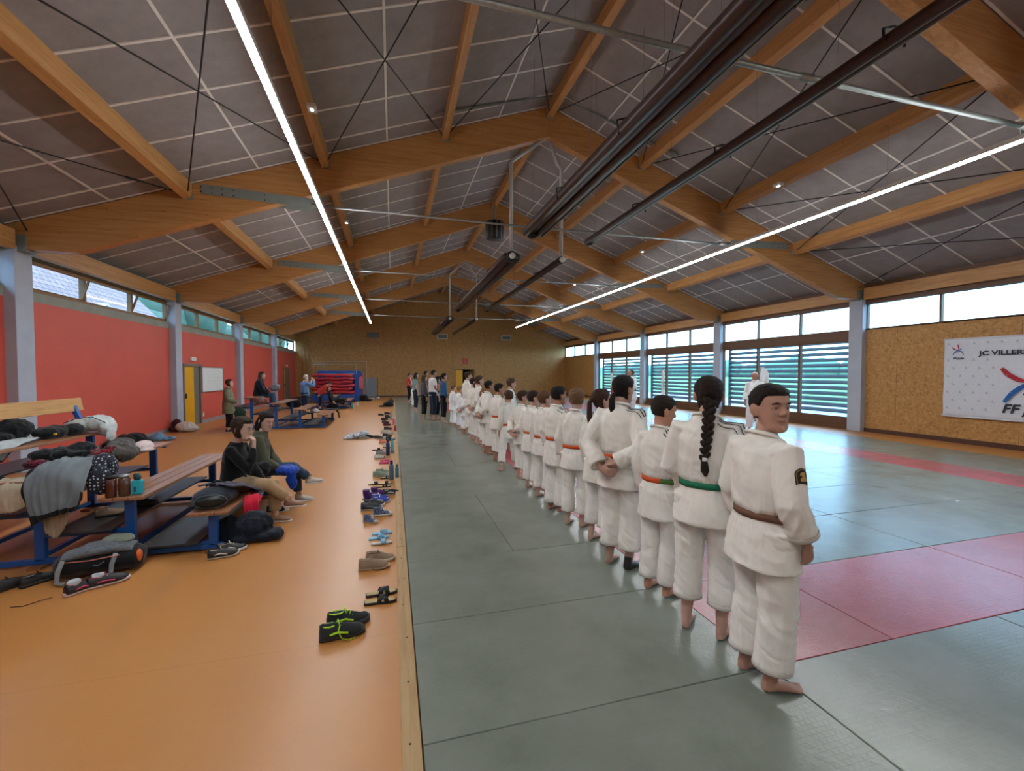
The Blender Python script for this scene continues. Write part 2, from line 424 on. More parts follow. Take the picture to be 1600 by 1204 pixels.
# ---- windows
wi = [0]
def window(x, y0, y1, z0, z1, n, fm, fw=.05, dep=.07, tilt=None, sg=1):
    """a row of n lights; frame is one mesh, each light's glass one pane"""
    wi[0] += 1
    m = MB(); m.box(x-dep/2, x+dep/2, y0, y1, z0, z0+fw).box(x-dep/2, x+dep/2, y0, y1, z1-fw, z1)
    w = (y1-y0)/n
    for i in range(n+1):
        yy = y0+i*w; m.box(x-dep/2, x+dep/2, max(y0, yy-fw/2), min(y1, yy+fw/2), z0+fw, z1-fw)
    o = struct(m.build('window_%d' % wi[0], fm))
    for i in range(n):
        a, b = y0+i*w+fw/2, y0+(i+1)*w-fw/2
        t = tilt[i] if tilt else 0
        if t:
            s = MB(); h = z1-z0-2*fw; g = .035
            s.box(-.02, .02, a, b, 0, g).box(-.02, .02, a, b, h-g, h).box(-.02, .02, a, a+g, g, h-g).box(-.02, .02, b-g, b, g, h-g)
            q = s.build('window_sash', fm, o, loc=(x, 0, z0+fw), rot=(0, t, 0))
            MB().box(-.004, .004, a+g, b-g, g, h-g).build('pane', GLASS, q)
        else: MB().box(x-.004, x+.004, a, b, z0+fw, z1-fw).build('pane', GLASS, o)
    return o
for i, (y0, y1) in enumerate(zip(EDG[:-1], EDG[1:])):
    a = y0+(.2 if y0 in FR else 0); b = y1-(.2 if y1 in FR else 0)
    tl = {2: (0, .3, 0), 3: (.33, .0, .33), 6: (0, .3, 0)}.get(i)
    window(XL-.1, a, b, 3.3, 3.93, 3, FRAMEW, .07, .1, tl)
    # right clerestory
    window(XR, a, b, 3.04, 3.84, 3, DARKWOOD, .05, .1)
    if 3 <= i <= 5:
        struct(MB().box(XR-.08, XR+.08, a, b, 2.76, 3.06).build('trim_%d' % (10+i), DARKWOOD))
        window(XR, a, b, .3, 2.8, 3, DARKWOOD, .08, .1)
        struct(MB().box(XR-.12, XR+.1, a, b, 0, .14).box(XR-.06, XR+.1, a, b, .14, .34).build('wall_right_sill', DARKWOOD))
        lv = MB()
        for k in range(13):
            z = .52+k*.186
            lv.bar((XR+.3, a, z), (XR+.3, b, z), .165, .02, up=(-.85, 0, 1))
        sl = struct(lv.build('window_louver', SLAT)); sl.name = 'window_louver'
        MB().box(XR+.24, XR+.36, a, a+.05, .35, 2.9).box(XR+.24, XR+.36, b-.05, b, .35, 2.9).build('louver_post', SLAT, sl)
    else:
        struct(MB().box(XR-.05, XR+.15, a, b, 0, 3.06).build('wall_right', OSB))
        struct(MB().box(XR-.07, XR-.05, a, b, 0, .12).build('baseboard_right', BASEW))
m = MB()
for y0, y1 in zip(EDG[:-1], EDG[1:]): m.box(XR, XR+.25, y0, y1, 3.92, 4.75)
struct(m.build('wall_right_head', DARKWOOD))

# ---- outside: yard, lawn, hedge, the tiled roof next door
def mk_out(name, a, b, sc=3, rough=.9):
    t = NT(name); n = t.noise(t.geo(), sc, 5); t.color(t.ramp(n, [(.3, a), (.7, b)])); t.rough(rough); return t.m
struct(MB().box(XR+.3, 24, -60, 90, -.4, -.1).build('ground_yard', mk_out('pale wet asphalt', '6a7480', '8a949e', 2)))
tag(MB().box(24, 260, -160, 260, -.4, -.12).build('lawn', mk_out('bright lawn', '2c5a18', '3f7424', .6)), kind='structure')
hd = MB()
for k in range(40):
    y = -60+k*5.2; hd.ell((150+random.uniform(-4, 4), y*2.2, 1.5), (7, 8, random.uniform(4, 7)), nu=9, nv=6)
struct(hd.build('hill_treeline', mk_out('hazy distant trees', '3c6052', '50755f', .3)))
def mk_tiles():
    t = NT('clay roof tiles'); b = t.new('TexBrick'); t.link(t.coord((1, 1, 1)), b.inputs[0]); b.inputs['Scale'].default_value = 1
    b.inputs['Brick Width'].default_value = .35; b.inputs['Row Height'].default_value = .3; b.inputs['Mortar Size'].default_value = .03
    b.inputs['Color1'].default_value = lin('7c5850'); b.inputs['Color2'].default_value = lin('6a4a44'); b.inputs['Mortar'].default_value = lin('3e3234')
    t.color(b.outputs[0]); t.rough(.8); t.bump(b.outputs['Fac'], .6, .03); return t.m
TILES = mk_tiles()
nb = thing('neighbouring_building', 'building with a steep grey-brown tiled roof seen through the left clerestory', 'building', (-12, 12, 0))
MB().box(-9, 0, -14, 17, 0, 3.2).build('wall', plain('pale render', 'd5d8da', .9), nb)
ln = math.hypot(5.2, 5.6)
MB().box(0, 31.6, 0, ln, 0, .15).build('roof', TILES, nb, loc=(.7, -14.3, 3.0), rot=(math.atan2(5.6, 5.2), 0, pi/2))
MB().box(.55, .8, -14.3, 17.3, 2.9, 3.25).build('cornice', plain('grey gutter', '9aa0a4', .6), nb)
dx_, dy_, dz_ = .6, 9.4, 2.5
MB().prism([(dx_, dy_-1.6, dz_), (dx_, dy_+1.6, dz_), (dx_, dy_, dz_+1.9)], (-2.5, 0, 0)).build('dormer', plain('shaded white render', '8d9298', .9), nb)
MB().bar((dx_+.1, dy_-1.8, dz_-.1), (dx_+.1, dy_, dz_+2.05), .3, .15, up=(0, 1, 1)).build('bargeboard', plain('weathered white board', 'b4babf', .7), nb)
MB().bar((dx_+.1, dy_+1.8, dz_-.1), (dx_+.1, dy_, dz_+2.05), .3, .15, up=(0, -1, 1)).build('bargeboard', bpy.data.materials['weathered white board'], nb)
tr = MB()
for k in range(16): tr.ell((-22+random.uniform(-4, 3), 42+k*3, random.uniform(4, 8)), (3, 3, random.uniform(2.5, 4)), nu=9, nv=6)
struct(tr.build('hill_hedge', mk_out('green garden hedge', '24372c', '33493a', 1)))
struct(MB().box(-60, XL-.3, -60, 90, -.4, -.1).build('ground_garden', mk_out('garden ground', '6b7468', '7d8578', 1)))

# ---------------------------------------------------------------- roof fittings
# tie rods with their steel plates
for k, y in enumerate(FR):
    lab = ['galvanised tie rod on the frame behind the camera', 'thick galvanised tie rod crossing overhead, nearest of the tie rods', 'tie rod with grey end plates on the first full portal frame',
           'tie rod with grey end plates on the second full portal frame', 'tie rod with grey end plates on the third full portal frame', 'tie rod on the last portal frame before the back wall'][k]
    t = thing('tie_rod', lab, 'tie rod', (0, y, 5.25), 0, 'tie rods of the roof frames')
    for sg in (-1, 1):
        cx = XC+sg*7.15; ix = XC+sg*5.2
        for dy in (-.115, .115):
            MB().bar((cx, dy, .08), (ix, dy, 0), .012, .19, up=(0, 0, 1)).build('end_plate', GREYST, t, bevel=.003)
        for q in (0, .18, .36, .55, 1.1):
            for dz in (-.05, .05): MB().tube([(cx-sg*q, -.13, .07+dz-q*.04), (cx-sg*q, -.118, .07+dz-q*.04)], .013, 6).build('bolt', BLACKP, t)
    MB().tube([(XC-5.25, 0, 0), (XC, 0, -.03), (XC+5.25, 0, 0)], .024 if k > 1 else .032, 8).build('rod', STEEL, t)
    for a, b, z in ((-5.3, -4.95, 0), (5.3, 4.95, 0), (1.0, 1.45, -.025)): MB().tube([(XC+a, 0, z), (XC+b, 0, z)], .044, 8).build('turnbuckle', STEEL, t)
# crossed wind bracing in the nearest bay
for i in range(8):
    x0, x1 = PUR[i], PUR[i+1]; y0, y1 = FR[1]+.12, FR[2]-.12
    sd = 'left' if i < 4 else 'right'; nth = ['lowest', 'second lowest', 'third', 'highest'][i if i < 4 else 7-i]
    t = thing('wind_bracing', f'crossed black rods under the ceiling, {nth} pair on the {sd} slope', 'bracing', (0, 0, 0), 0, 'crossed bracing rods under the nearest ceiling bay')
    for a, b in (((x0, y0), (x1, y1)), ((x1, y0), (x0, y1))):
        za, zb = zroof(a[0])-.22, zroof(b[0])-.22
        MB().tube([(a[0], a[1], za), (b[0], b[1], zb)], .011, 6).build('rod', BLACKROD, t)
    MB().tube([(x1-(x1-x0)*.14, y1-(y1-y0)*.14, zroof(x1)*.86+zroof(x0)*.14-.22), (x1-(x1-x0)*.19, y1-(y1-y0)*.19, zroof(x1)*.81+zroof(x0)*.19-.22)], .02, 6).build('tensioner', BLACKROD, t)
# LED light lines
for nm, x, lb in (('L', -1.3, 'long LED light line left of the roof ridge'), ('R', 8.33, 'long LED light line right of the roof ridge')):
    t = thing('linear_light', lb, 'light', (x, 0, 4.93), 0)
    MB().box(-.04, .04, -6, 29, .012, .085).build('housing', plain('white lamp housing', 'cfcfca', .5), t)
    cuts = [-6, -.9, 5.0, 10.9, 16.8, 22.7, 29] if nm == 'L' else [-6, -.3, 5.57, 7.6, 13.5, 19.4, 25.3, 29]
    for a, b in zip(cuts[:-1], cuts[1:]): MB().box(-.036, .036, a+.01, b-.01, -.008, .012).build('diffuser', LED, t)
    for y in [5.6, 8.4, 11.4, 14.2, 17.2, 20, 23, 25.8]: MB().tube([(0, y, .085), (0, y, zroof(x)-4.93-.3)], .003, 4).build('suspension_wire', CORD, t)
# raised divider nets: pairs of long brown rolls slung under the ridge
def roll(x, y0, y1, z, big, lab, pole=True):
    t = thing('divider_net_roll', lab, 'net roll', (x, y0, z), 0, 'raised divider rolls under the ridge')
    L = y1-y0; r = .085 if big else .06
    offs = [(-.13, 0), (0, .05), (.13, 0)] if big else [(-.05, 0), (.05, .02)]
    for dx, dz in offs: MB().tube([(dx, 0, dz), (dx, L/2, dz-.03), (dx, L, dz)], r, 10).build('roll', ROLLB, t)
    MB().box(.2, .215, .02, L-.02, -.09, -.02).build('rail', GREYST, t) if big else None
    MB().tube([(0, -.05, .0), (0, .06, .0)], r*1.5, 12).tube([(0, L-.06, 0), (0, L+.05, 0)], r*1.5, 12).build('end_cap', BLACKP, t)
    for k in range(1, 5):
        y = L*k/5; q = 1 if big else .6; MB().tube([(-.2*q, y, -.09*q), (-.22*q, y, .08*q), (0, y, .16*q), (.22*q, y, .08*q), (.2*q, y, -.09*q)], .012, 5).build('clamp', BLACKP, t)
    for k in range(8):
        y = L*(k+.5)/8; xx = -.15 if k % 2 else .15; zt = (zroof(x+xx)-z); MB().tube([(xx, y, .1), (xx, y, zt)], .0035, 4).build('cord', CORD, t)
    if pole:
        sg = 1 if x < XC else -1; top = ZR-.75-z
        MB().tube([(0, .0, .06), (0, 0, 2.2), (sg*.1, .0, 2.3), ((XC-x)*.86, -.1, top)], .045, 10).build('hanging_pole', plain('light grey tube', 'b0b0b0', .4, metal=.3), t)
        MB().tube([(.0, -.12, .0), (0, -.06, 0)], .07, 14).build('pulley', PLASTIC_W, t)
    return t
roll(2.76, -1.2, 8.45, 4.62, True, 'thick dark brown bundle of rolls under the ridge, nearest the camera', False)
roll(4.15, -1.2, 8.7, 4.62, False, 'thin dark brown roll overhead right of the thick nearest bundle', False)
roll(2.74, 9.95, 18.6, 4.52, True, 'thick dark brown roll hanging from the white pole at the first full frame')
roll(4.0, 9.95, 18.6, 4.52, False, 'thin dark brown roll hanging from the right white pole at the first full frame')
roll(2.8, 21.8, 30.2, 4.5, True, 'thick brown roll farthest away near the back wall')
roll(4.15, 21.8, 30.2, 4.5, False, 'thin brown roll farthest away near the back wall')
# speaker / fan box at the second ridge, small lamps on purlins
t = thing('ridge_ventilator', 'dark cage ventilator hung at the ridge of the second full frame', 'ventilator', (XC-.05, 15.2, 6.85))
MB().tube([(0, 0, -.3), (0, 0, .3)], .3, 14).build('drum', BLACKP, t)
m = MB()
for k in range(12):
    a = 2*pi*k/12; m.tube([(.33*cos(a), .33*sin(a), -.32), (.33*cos(a), .33*sin(a), .32)], .012, 5)
m.build('cage', STEEL, t); MB().tube([(0, 0, .3), (0, 0, .95)], .03, 6).build('bracket', GREYST, t)
for i, (x, y, lb) in enumerate([(-1.3, 7.6, 'on the purlin beside the left light line, nearest'), (-1.3, 13.0, 'on the purlin left of the second bay'), (-1.3, 18.8, 'on the purlin left of the third bay'), (8.52, 7.9, 'on the purlin above the right light line, nearest'), (8.52, 13.4, 'on the purlin right of the second bay'), (8.52, 19.2, 'on the purlin right of the third bay')]):
    t = thing('emergency_lamp', 'small square glowing lamp '+lb, 'lamp', (x+(.1 if x < 0 else -.1), y, zroof(x)-.3), 0, 'small lamps on the purlins')
    MB().box(-.07, .07, -.1, .1, -.03, .03).build('housing', PLASTIC_W, t, bevel=.01)
    MB().box(-.018, .018, -.03, .03, -.036, -.029).build('bulb', emis('lamp spot', (.8, .9, 1), 12) if i == 0 else bpy.data.materials['lamp spot'], t)
# galvanised conduits fixed under the ceiling at the ridge
t = thing('conduit', 'thin galvanised channel under the left ceiling slope by the ridge', 'conduit', (0, 0, 0), 0)
MB().bar((.9, 9.0, zroof(.9)-.05), (XC-.1, 9.3, ZR-.07), .05, .03).build('channel', GREYST, t)
t = thing('conduit', 'thin galvanised channel under the right ceiling slope by the ridge', 'conduit', (0, 0, 0), 0)
MB().bar((XC+.1, 9.3, ZR-.07), (6.6, 9.0, zroof(6.6)-.05), .05, .03).build('channel', GREYST, t)

# ---------------------------------------------------------------- wall fittings
def tx(s, size, m, parent, loc, rot, ext=.002, off=0, shear=0, sx=1):
    c = bpy.data.curves.new('lettering', 'FONT'); c.body = s; c.size = size; c.extrude = ext; c.offset = off; c.shear = shear; c.resolution_u = 2
    o = bpy.data.objects.new('lettering', c); COL.objects.link(o); c.materials.append(m)
    bpy.context.view_layer.update(); me = bpy.data.meshes.new_from_object(o.evaluated_get(bpy.context.evaluated_depsgraph_get())); bpy.data.objects.remove(o); bpy.data.curves.remove(c)
    o = bpy.data.objects.new('lettering', me); COL.objects.link(o); o.parent = parent; o.location = loc; o.rotation_euler = rot; o.scale = (sx, 1, 1); return o
for i, (a, b, lb) in enumerate([(-1.77, -.93, 'grey ventilation grille high on the back wall, left of three'), (3.28, 4.07, 'ventilation grille high on the back wall behind the hanging rolls'), (8.3, 9.08, 'ventilation grille high on the back wall, right of three')]):
    t = thing('ventilation_grille', lb, 'grille', ((a+b)/2, YB-.01, 4.53), 0, 'grilles on the back wall')
    w = (b-a)/2
    MB().box(-w, w, -.04, -.01, -.18, -.14).box(-w, w, -.04, -.01, .14, .18).box(-w, -w+.05, -.04, -.01, -.14, .14).box(w-.05, w, -.04, -.01, -.14, .14).build('frame', PLASTIC_W if i else TAUPE, t)
    m = MB()
    for k in range(5): m.box(-w+.05, w-.05, -.03, -.02, -.13+k*.055, -.1+k*.055)
    m.build('slat', GREYST, t); MB().box(-w+.05, w-.05, -.015, -.01, -.14, .14).build('backing', BLACKP, t)
t = thing('fire_notice', 'red square notice on the back wall above the yellow door', 'sign', (5.4, YB-.012, 2.68))
MB().box(-.2, .2, -.02, 0, -.22, .22).build('board', plain('red sign', 'b53226', .5), t)
m = MB(); m.ell((0, -.022, .0), (.1, .004, .1)).bar((-.1, -.024, -.1), (.1, -.024, .1), .02, .03, up=(1, 0, -1)); m.build('pictogram', plain('faded pictogram', 'c86a58', .6), t)
t = thing('whiteboard', 'white writing board on the red wall right of the yellow door', 'whiteboard', (XL+.03, 18.6, 1.54))
MB().box(-.015, .015, -.95, .95, -.43, .43).build('panel', WHITE, t)
MB().box(-.02, .025, -.97, -.95, -.45, .45).box(-.02, .025, .95, .97, -.45, .45).box(-.02, .025, -.97, .97, .43, .45).box(-.02, .025, -.97, .97, -.45, -.43).build('frame', plain('aluminium trim', 'b8b8b8', .3, metal=.8), t)
m = MB()
for k in range(3):
    for q in range(4): m.box(.016, .0165, -.55+q*.3+k*.06, -.4+q*.3+k*.04, .18-k*.12, .19-k*.12)
m.build('handwriting', plain('faint marker', '9a9fae', .6), t)
for y, lb in ((17.0, 'white exit lamp above the yellow door in the red wall'), (30.5, 'white exit lamp above the far door in the red wall')):
    t = thing('exit_lamp', lb, 'lamp', (XL+.03, y, 2.25)); MB().box(-.03, .03, -.16, .16, -.06, .06).build('housing', PLASTIC_W, t, bevel=.01)
    MB().box(.03, .032, -.1, .1, -.03, .035).build('symbol', plain('pale grey pictogram', 'a8b0ac', .6), t)
t = thing('wall_socket', 'small white socket low on the red wall beside the taupe door frame', 'socket', (XL+.015, 17.76, .3))
MB().box(-.012, .012, -.04, .04, -.07, .07).build('plate', PLASTIC_W, t, bevel=.004); MB().tube([(.012, 0, .02), (.014, 0, .02)], .018, 10).build('outlet', TAUPE, t)

# banner on the right wall
BW = fabric('white banner cloth', 'c9ccd4', 300, .8, .03)
INK = plain('dark navy print', '1d222e', .7); INKR = plain('red print', 'a3182b', .7); INKB = plain('blue print', '14569c', .7); INKS = plain('small grey blue print', '8088a0', .8)
t = thing('club_banner', 'white judo club banner hanging on the strand board wall', 'banner', (XR-.1, 7.72, 2.6), 0)
m = MB(); nx, nz = 60, 24; Wd, Hd = 3.4, 1.93
rs = []
for j in range(nz+1):
    row = []
    for i in range(nx+1):
        u = i/nx; v = j/nz
        sag = .012*sin((u*9+v*5)*3)*v*(1-u*.4)+.01*noise.noise(Vector((u*6, v*4, 1)))
        row.append((.0+sag, -u*Wd, -v*Hd+.012*sin(u*30)*v))
    rs.append(row)
vs = [p for r in rs for p in r]; fs = [(j*(nx+1)+i, j*(nx+1)+i+1, (j+1)*(nx+1)+i+1, (j+1)*(nx+1)+i) for j in range(nz) for i in range(nx)]
m.add(vs, fs, True); bc = m.build('cloth', BW, t)
sd = bc.modifiers.new('thick', 'SOLIDIFY'); sd.thickness = .004
MB().tube([(0, .02, 0), (0, -Wd-.02, 0)], .02, 8).tube([(0, .02, -Hd), (0, -Wd-.02, -Hd)], .02, 8).build('hem', BW, t)
RT = (pi/2, 0, -pi/2)
tx('JC VILLERS', .15, INK, t, (-.035, -.7, -.42), RT, off=.004, sx=1.2)
def brush(m, pts, w):
    P = [Vector((-.035, -a, -b)) for a, b in pts]
    for i in range(len(P)-1):
        a, b = P[i], P[i+1]; d = (b-a).normalized(); n = Vector((0, -d.z, d.y))
        w0 = w*(1 if i else .7); w1 = w if i < len(P)-2 else w*.5
        m.add([a-n*w0/2, a+n*w0/2, b+n*w1/2, b-n*w1/2], [(0, 1, 2, 3)])
def logo(cx, cz, s):
    r = MB(); brush(r, [(cx-.95*s, cz-.55*s), (cx-.75*s, cz-.28*s), (cx-.45*s, cz-.06*s), (cx-.12*s, cz+.05*s)], .2*s)
    brush(r, [(cx-.1*s, cz-1.0*s), (cx+.0*s, cz-.65*s), (cx+.05*s, cz-.35*s), (cx+.08*s, cz-.05*s)], .2*s); r.build('red_strokes', INKR, t)
    b = MB(); brush(b, [(cx-.85*s, cz+.95*s), (cx-.6*s, cz+.55*s), (cx-.3*s, cz+.25*s), (cx+.1*s, cz+.08*s)], .18*s)
    brush(b, [(cx-.15*s, cz+.05*s), (cx+.2*s, cz+.0*s), (cx+.55*s, cz-.3*s)], .16*s); brush(b, [(cx+.1*s, cz+.12*s), (cx+.55*s, cz+.45*s), (cx+.85*s, cz+.95*s)], .14*s)
    brush(b, [(cx+.0*s, cz+.3*s), (cx+.35*s, cz+.38*s), (cx+.65*s, cz+.22*s)], .08*s); b.build('blue_strokes', INKB, t)
    k = MB(); brush(k, [(cx-.25*s, cz+.62*s), (cx-.1*s, cz+.3*s)], .06*s); brush(k, [(cx-.08*s, cz+.62*s), (cx+.05*s, cz+.3*s)], .06*s); k.build('black_strokes', INK, t)
logo(.3, .27, .13); logo(1.6, 1.02, .52)
tx('FF judo', .07, INK, t, (-.035, -.2, -.5), RT, shear=.25, off=.002)
tx('FF judo', .29, INK, t, (-.035, -1.12, -1.76), RT, shear=.25, off=.007)
sm = MB()
for j in range(9):
    for i in range(14):
        u = .1+i*.25+(.11 if j % 2 else 0); v = .12+j*.2
        if v > .28 and v < .46: 
            if u > .15: continue
        if .12 < u < .5 and v < .55: continue
        if 1.05 < u < 2.2 and .3 < v < 1.85: continue
        for a, b, c, d in ((-.03, -.02, 0, 0), (0, -.035, .005, 0), (-.025, .03, 0, 0), (0, 0, .03, .03)):
            P0 = Vector((-.03, -(u+a), -(v+b))); P1 = Vector((-.03, -(u+c), -(v+d))); dd = (P1-P0).normalized(); n = Vector((0, -dd.z, dd.y))*.004
            sm.add([P0-n, P0+n, P1+n, P1-n], [(0, 1, 2, 3)])
sm.build('small_logos', INKS, t)

# feather flags standing by the windows
def flag(x, y, h, lab, tip, base, w=.26):
    t = thing('feather_flag', lab, 'flag', (x, y, 0), 0, 'feather flags by the windows')
    MB().tube([(0, 0, .02), (0, 0, h*.8), (-.03, -.04, h*.97), (-.05, -.1, h)], .012, 6).build('pole', GREYST, t)
    m = MB(); n = 16; fr = []; bk = []
    for i in range(n+1):
        v = i/n; z = .45+(h-.45)*v; ww = w*(1 if v < .75 else math.sqrt(max(0, 1-((v-.75)/.27)**2)))
        fr.append(Vector((-.02, -.0, z))); bk.append(Vector((-.02+.02*sin(v*9), -ww, z)))
    vs = fr+bk; m.add(vs, [(i, i+1, n+2+i, n+1+i) for i in range(n)], True)
    for i in range(n):
        m.mi[i] = 1 if (tip and i > n*.86) else 2 if (base and i < n*.28) else 0
    c = m.build('cloth', [plain('white flag cloth', 'dfe2e6', .8), plain('red flag cloth', 'b03a3c', .8), plain('red flag foot', 'b6483f', .8)], t)
    s = c.modifiers.new('t', 'SOLIDIFY'); s.thickness = .004
    if lab.startswith('white'): tx('JUDO', .13, plain('blue grey print', '5b6f94', .8), t, (-.05, -.17, h-.95), (0, -pi/2, pi), sx=1)
    MB().box(-.2, .2, -.02, .02, 0, .03).box(-.02, .02, -.2, .2, 0, .03).build('base', BLACKP, t)
    return t
flag(12.9, 23.9, 1.95, 'red-tipped white feather flag before the farthest louvers', True, True)
flag(12.9, 18.7, 1.95, 'white printed feather flag behind the middle louvers, no people in front', False, False)
flag(12.9, 12.75, 1.97, 'white rounded feather flag behind the white-haired teacher', False, False, .4)
# ---------------------------------------------------------------- judo mats (each 1 m x 2 m) and their wooden edge
MATZ = .04
def matmesh(w, h):
    g = .0025
    m = MB(); m.box(g, w-g, g, h-g, 0, MATZ); me = m.mesh('mat', MGREEN); return me
MM = {}
def mat(x, y, w, h, red, lab, grp):
    k = (w, h, red)
    if k not in MM: me = matmesh(w, h); me.materials[0] = MRED if red else MGREEN; MM[k] = me
    o = bpy.data.objects.new('judo_mat', MM[k]); COL.objects.link(o); o.location = (x, y, 0)
    if (w, h) == (2, 1) or (w, h) == (1, 2):
        b = o.modifiers.new('bevel', 'BEVEL'); b.width = .005; b.segments = 2
    return tag(o, lab, 'mat', grp)
X0 = .12
def ordn(n): return '%d%s' % (n, 'th' if 10 < n % 100 < 14 else {1: 'st', 2: 'nd', 3: 'rd'}.get(n % 10, 'th'))
def put(x, y, w, h, red):
    c = 'red' if red else 'grey-green'; lie = 'crosswise' if w == 2 else 'lengthwise' if h == 2 else 'short'
    side = ('touching the wooden edge' if x == 0 else 'one metre from the wooden edge') if w == 1 and x < 2 else 'beside the wooden edge' if x < 2 else '%s metre from the wooden edge' % ordn(int(x)+1)
    mat(X0+x, y, w, h, red, '%s %s judo mat, %s row from the camera, %s' % (lie, c, ordn(int(y)+1), side), ('red' if red else 'grey-green')+' judo mats')
for a, b in [(0, 1), (1, 1), (2, 1), (3, 1), (4, 2), (6, 1), (7, 1), (8, 2), (10, 1), (11, 2), (13, 1), (14, 1), (15, 2), (17, 1), (18, 1), (19, 1), (20, 1), (21, 2), (23, 1), (24, 1), (25, 1), (26, 2), (28, 1), (29, 1), (30, 1), (31, 1)]:
    if b == 1: put(0, a, 2, 1, False)
    else:
        for q in (0, 1): put(q, a, 1, 2, False)
def area(x0, x1, y0, y1, red):
    """fills a rectangle with 2 m x 1 m mats"""
    x = x0
    while x < x1:
        w = 2 if x+2 <= x1 else 1; y = y0
        while y < y1:
            h = 1 if w == 2 else (2 if y+2 <= y1 else 1); put(x, y, w, h, red); y += h
        x += w
area(2, 12, 0, 2, False); area(3, 9, 2, 3, True); area(9, 10, 2, 3, True); put(2, 2, 1, 1, True)
area(2, 3, 3, 13, True); area(9, 10, 3, 13, True); area(3, 9, 3, 13, False); area(10, 12, 2, 32, False)
area(2, 10, 13, 14, True); area(2, 10, 14, 19, False); area(2, 10, 19, 20, True); area(2, 3, 20, 27, True); area(9, 10, 20, 27, True)
area(3, 9, 20, 27, False); area(2, 10, 27, 28, True); area(2, 10, 28, 32, False)
PINE = NT('pale pine edging'); _v = PINE.coord((9, .6, 9)); _n = PINE.noise(_v, 3, 6, .65, .5)
PINE.color(PINE.ramp(_n, [(.3, '94744c'), (.5, 'a6865c'), (.75, 'b3956c')])); PINE.rough(.75); PINE = PINE.m
SCREW = plain('dark screw head', '2c2018', .6)
yy = 0
for k in range(11):
    e = min(yy+(1.4 if k == 0 else 3), 32)
    o = MB().box(.025, .116, yy+.004, e-.004, 0, .042).build('edge_board', PINE, bevel=.004)
    tag(o, 'pale pine edging board between the orange floor and the mats, %s from the camera' % ordn(k+1), 'edging board', 'pine boards along the mat edge')
    q = yy+.2
    while q < min(e, 9):
        MB().tube([(.07+.01*sin(q*9), q, .0415), (.07+.01*sin(q*9), q, .0432)], .006, 7).build('screw', SCREW, o); q += .42
    yy = e
    if yy >= 32: break
# ---------------------------------------------------------------- people: helpers
from mathutils.bvhtree import BVHTree
VL = bpy.context.view_layer
def bake(mb, name, mat, parent, vox, disp=None, smooth=1, adapt=0):
    """joins overlapping shapes into one continuous skin (voxel remesh), smooths it and displaces it for folds"""
    me = mb.mesh('raw', mat); o = bpy.data.objects.new('raw', me); COL.objects.link(o)
    r = o.modifiers.new('r', 'REMESH'); r.mode = 'VOXEL'; r.voxel_size = vox; r.use_smooth_shade = True
    if smooth: q = o.modifiers.new('s', 'SMOOTH'); q.factor = .5; q.iterations = smooth
    VL.update(); dg = bpy.context.evaluated_depsgraph_get()
    res = bpy.data.meshes.new_from_object(o.evaluated_get(dg)); res.name = name
    bpy.data.objects.remove(o); bpy.data.meshes.remove(me)
    if disp:
        res.update(); nv = len(res.vertices); co = [0.0]*3*nv; no = [0.0]*3*nv
        res.vertices.foreach_get('co', co); res.vertices.foreach_get('normal', no)
        for i in range(nv):
            x, y, z = co[3*i:3*i+3]; d = disp(x, y, z)
            co[3*i] += no[3*i]*d; co[3*i+1] += no[3*i+1]*d; co[3*i+2] += no[3*i+2]*d
        res.vertices.foreach_set('co', co); res.update()
    if not res.materials: res.materials.append(mat)
    res.polygons.foreach_set('use_smooth', [True]*len(res.polygons))
    n = bpy.data.objects.new(name, res); COL.objects.link(n); n.parent = parent
    return n
def folds(amp, seed, kz=3.2, k=9, bz=None, ks=1):
    N = noise.noise
    def f(x, y, z):
        g = 0
        if bz:
            a_ = math.atan2(y, x); u_ = (z-bz)/ks; g = .0085*ks*(math.exp(-((u_-.03)/.07)**2)+.6*math.exp(-((u_+.09)/.1)**2))*(.3-abs(N(Vector((a_*5.5+seed, u_*2.5, seed))))*2.2)
        if kz < 4: g = -.006*ks*max(0, 1-abs(N(Vector((x*3+seed, y*3, z*9+x*7))))*9)
        a = x*k+seed+1.3*z; v = N(Vector((a, y*k+.8*z, z*kz))); w = N(Vector((x*6, y*6+seed, z*13+x*5)))
        q = N(Vector((x*24, y*24, z*7+seed)))
        return g+amp*(.75*(.35-abs(v)*1.8)+.5*(.3-abs(w)*1.5)+.3*q)
    return f
SKIN = {}
def skin(c):
    if c not in SKIN:
        t = NT('skin '+c); n = t.noise(t.coord(), 14, 3); a = lin(c)
        t.color(t.ramp(n, [(.3, tuple(x*.9 for x in a[:3])), (.7, a[:3])])); t.rough(.58); t.b.inputs['Specular IOR Level'].default_value = .22
        t.b.inputs['Subsurface Weight'].default_value = 0
        SKIN[c] = t.m
    return SKIN[c]
HAIRM = {}
def hairmat(c):
    if c not in HAIRM:
        t = NT('hair '+c); n = t.noise(t.coord((60, 60, 7)), 3, 4, .7, 1.2); a = lin(c)
        t.color(t.ramp(n, [(.3, tuple(x*.55 for x in a[:3])), (.7, tuple(min(1, x*1.5) for x in a[:3]))])); t.rough(.62); t.b.inputs['Specular IOR Level'].default_value = .22
        t.bump(n, .9, .008); HAIRM[c] = t.m
    return HAIRM[c]
GI = gicloth('unbleached judo cotton', 'e0dbd1')
GIW = gicloth('white judo cotton', 'e4e5e6')
EYEW = plain('eye white', 'c9c2bb', .3, var=.01); IRIS = plain('dark brown iris', '20130c', .25); LIP = plain('lips', '9a5c50', .5)
STR = plain('black printed stripe', '1c1e26', .8); 
def sm(a, b, x):
    t = max(0, min(1, (x-a)/(b-a))); return t*t*(3-2*t)
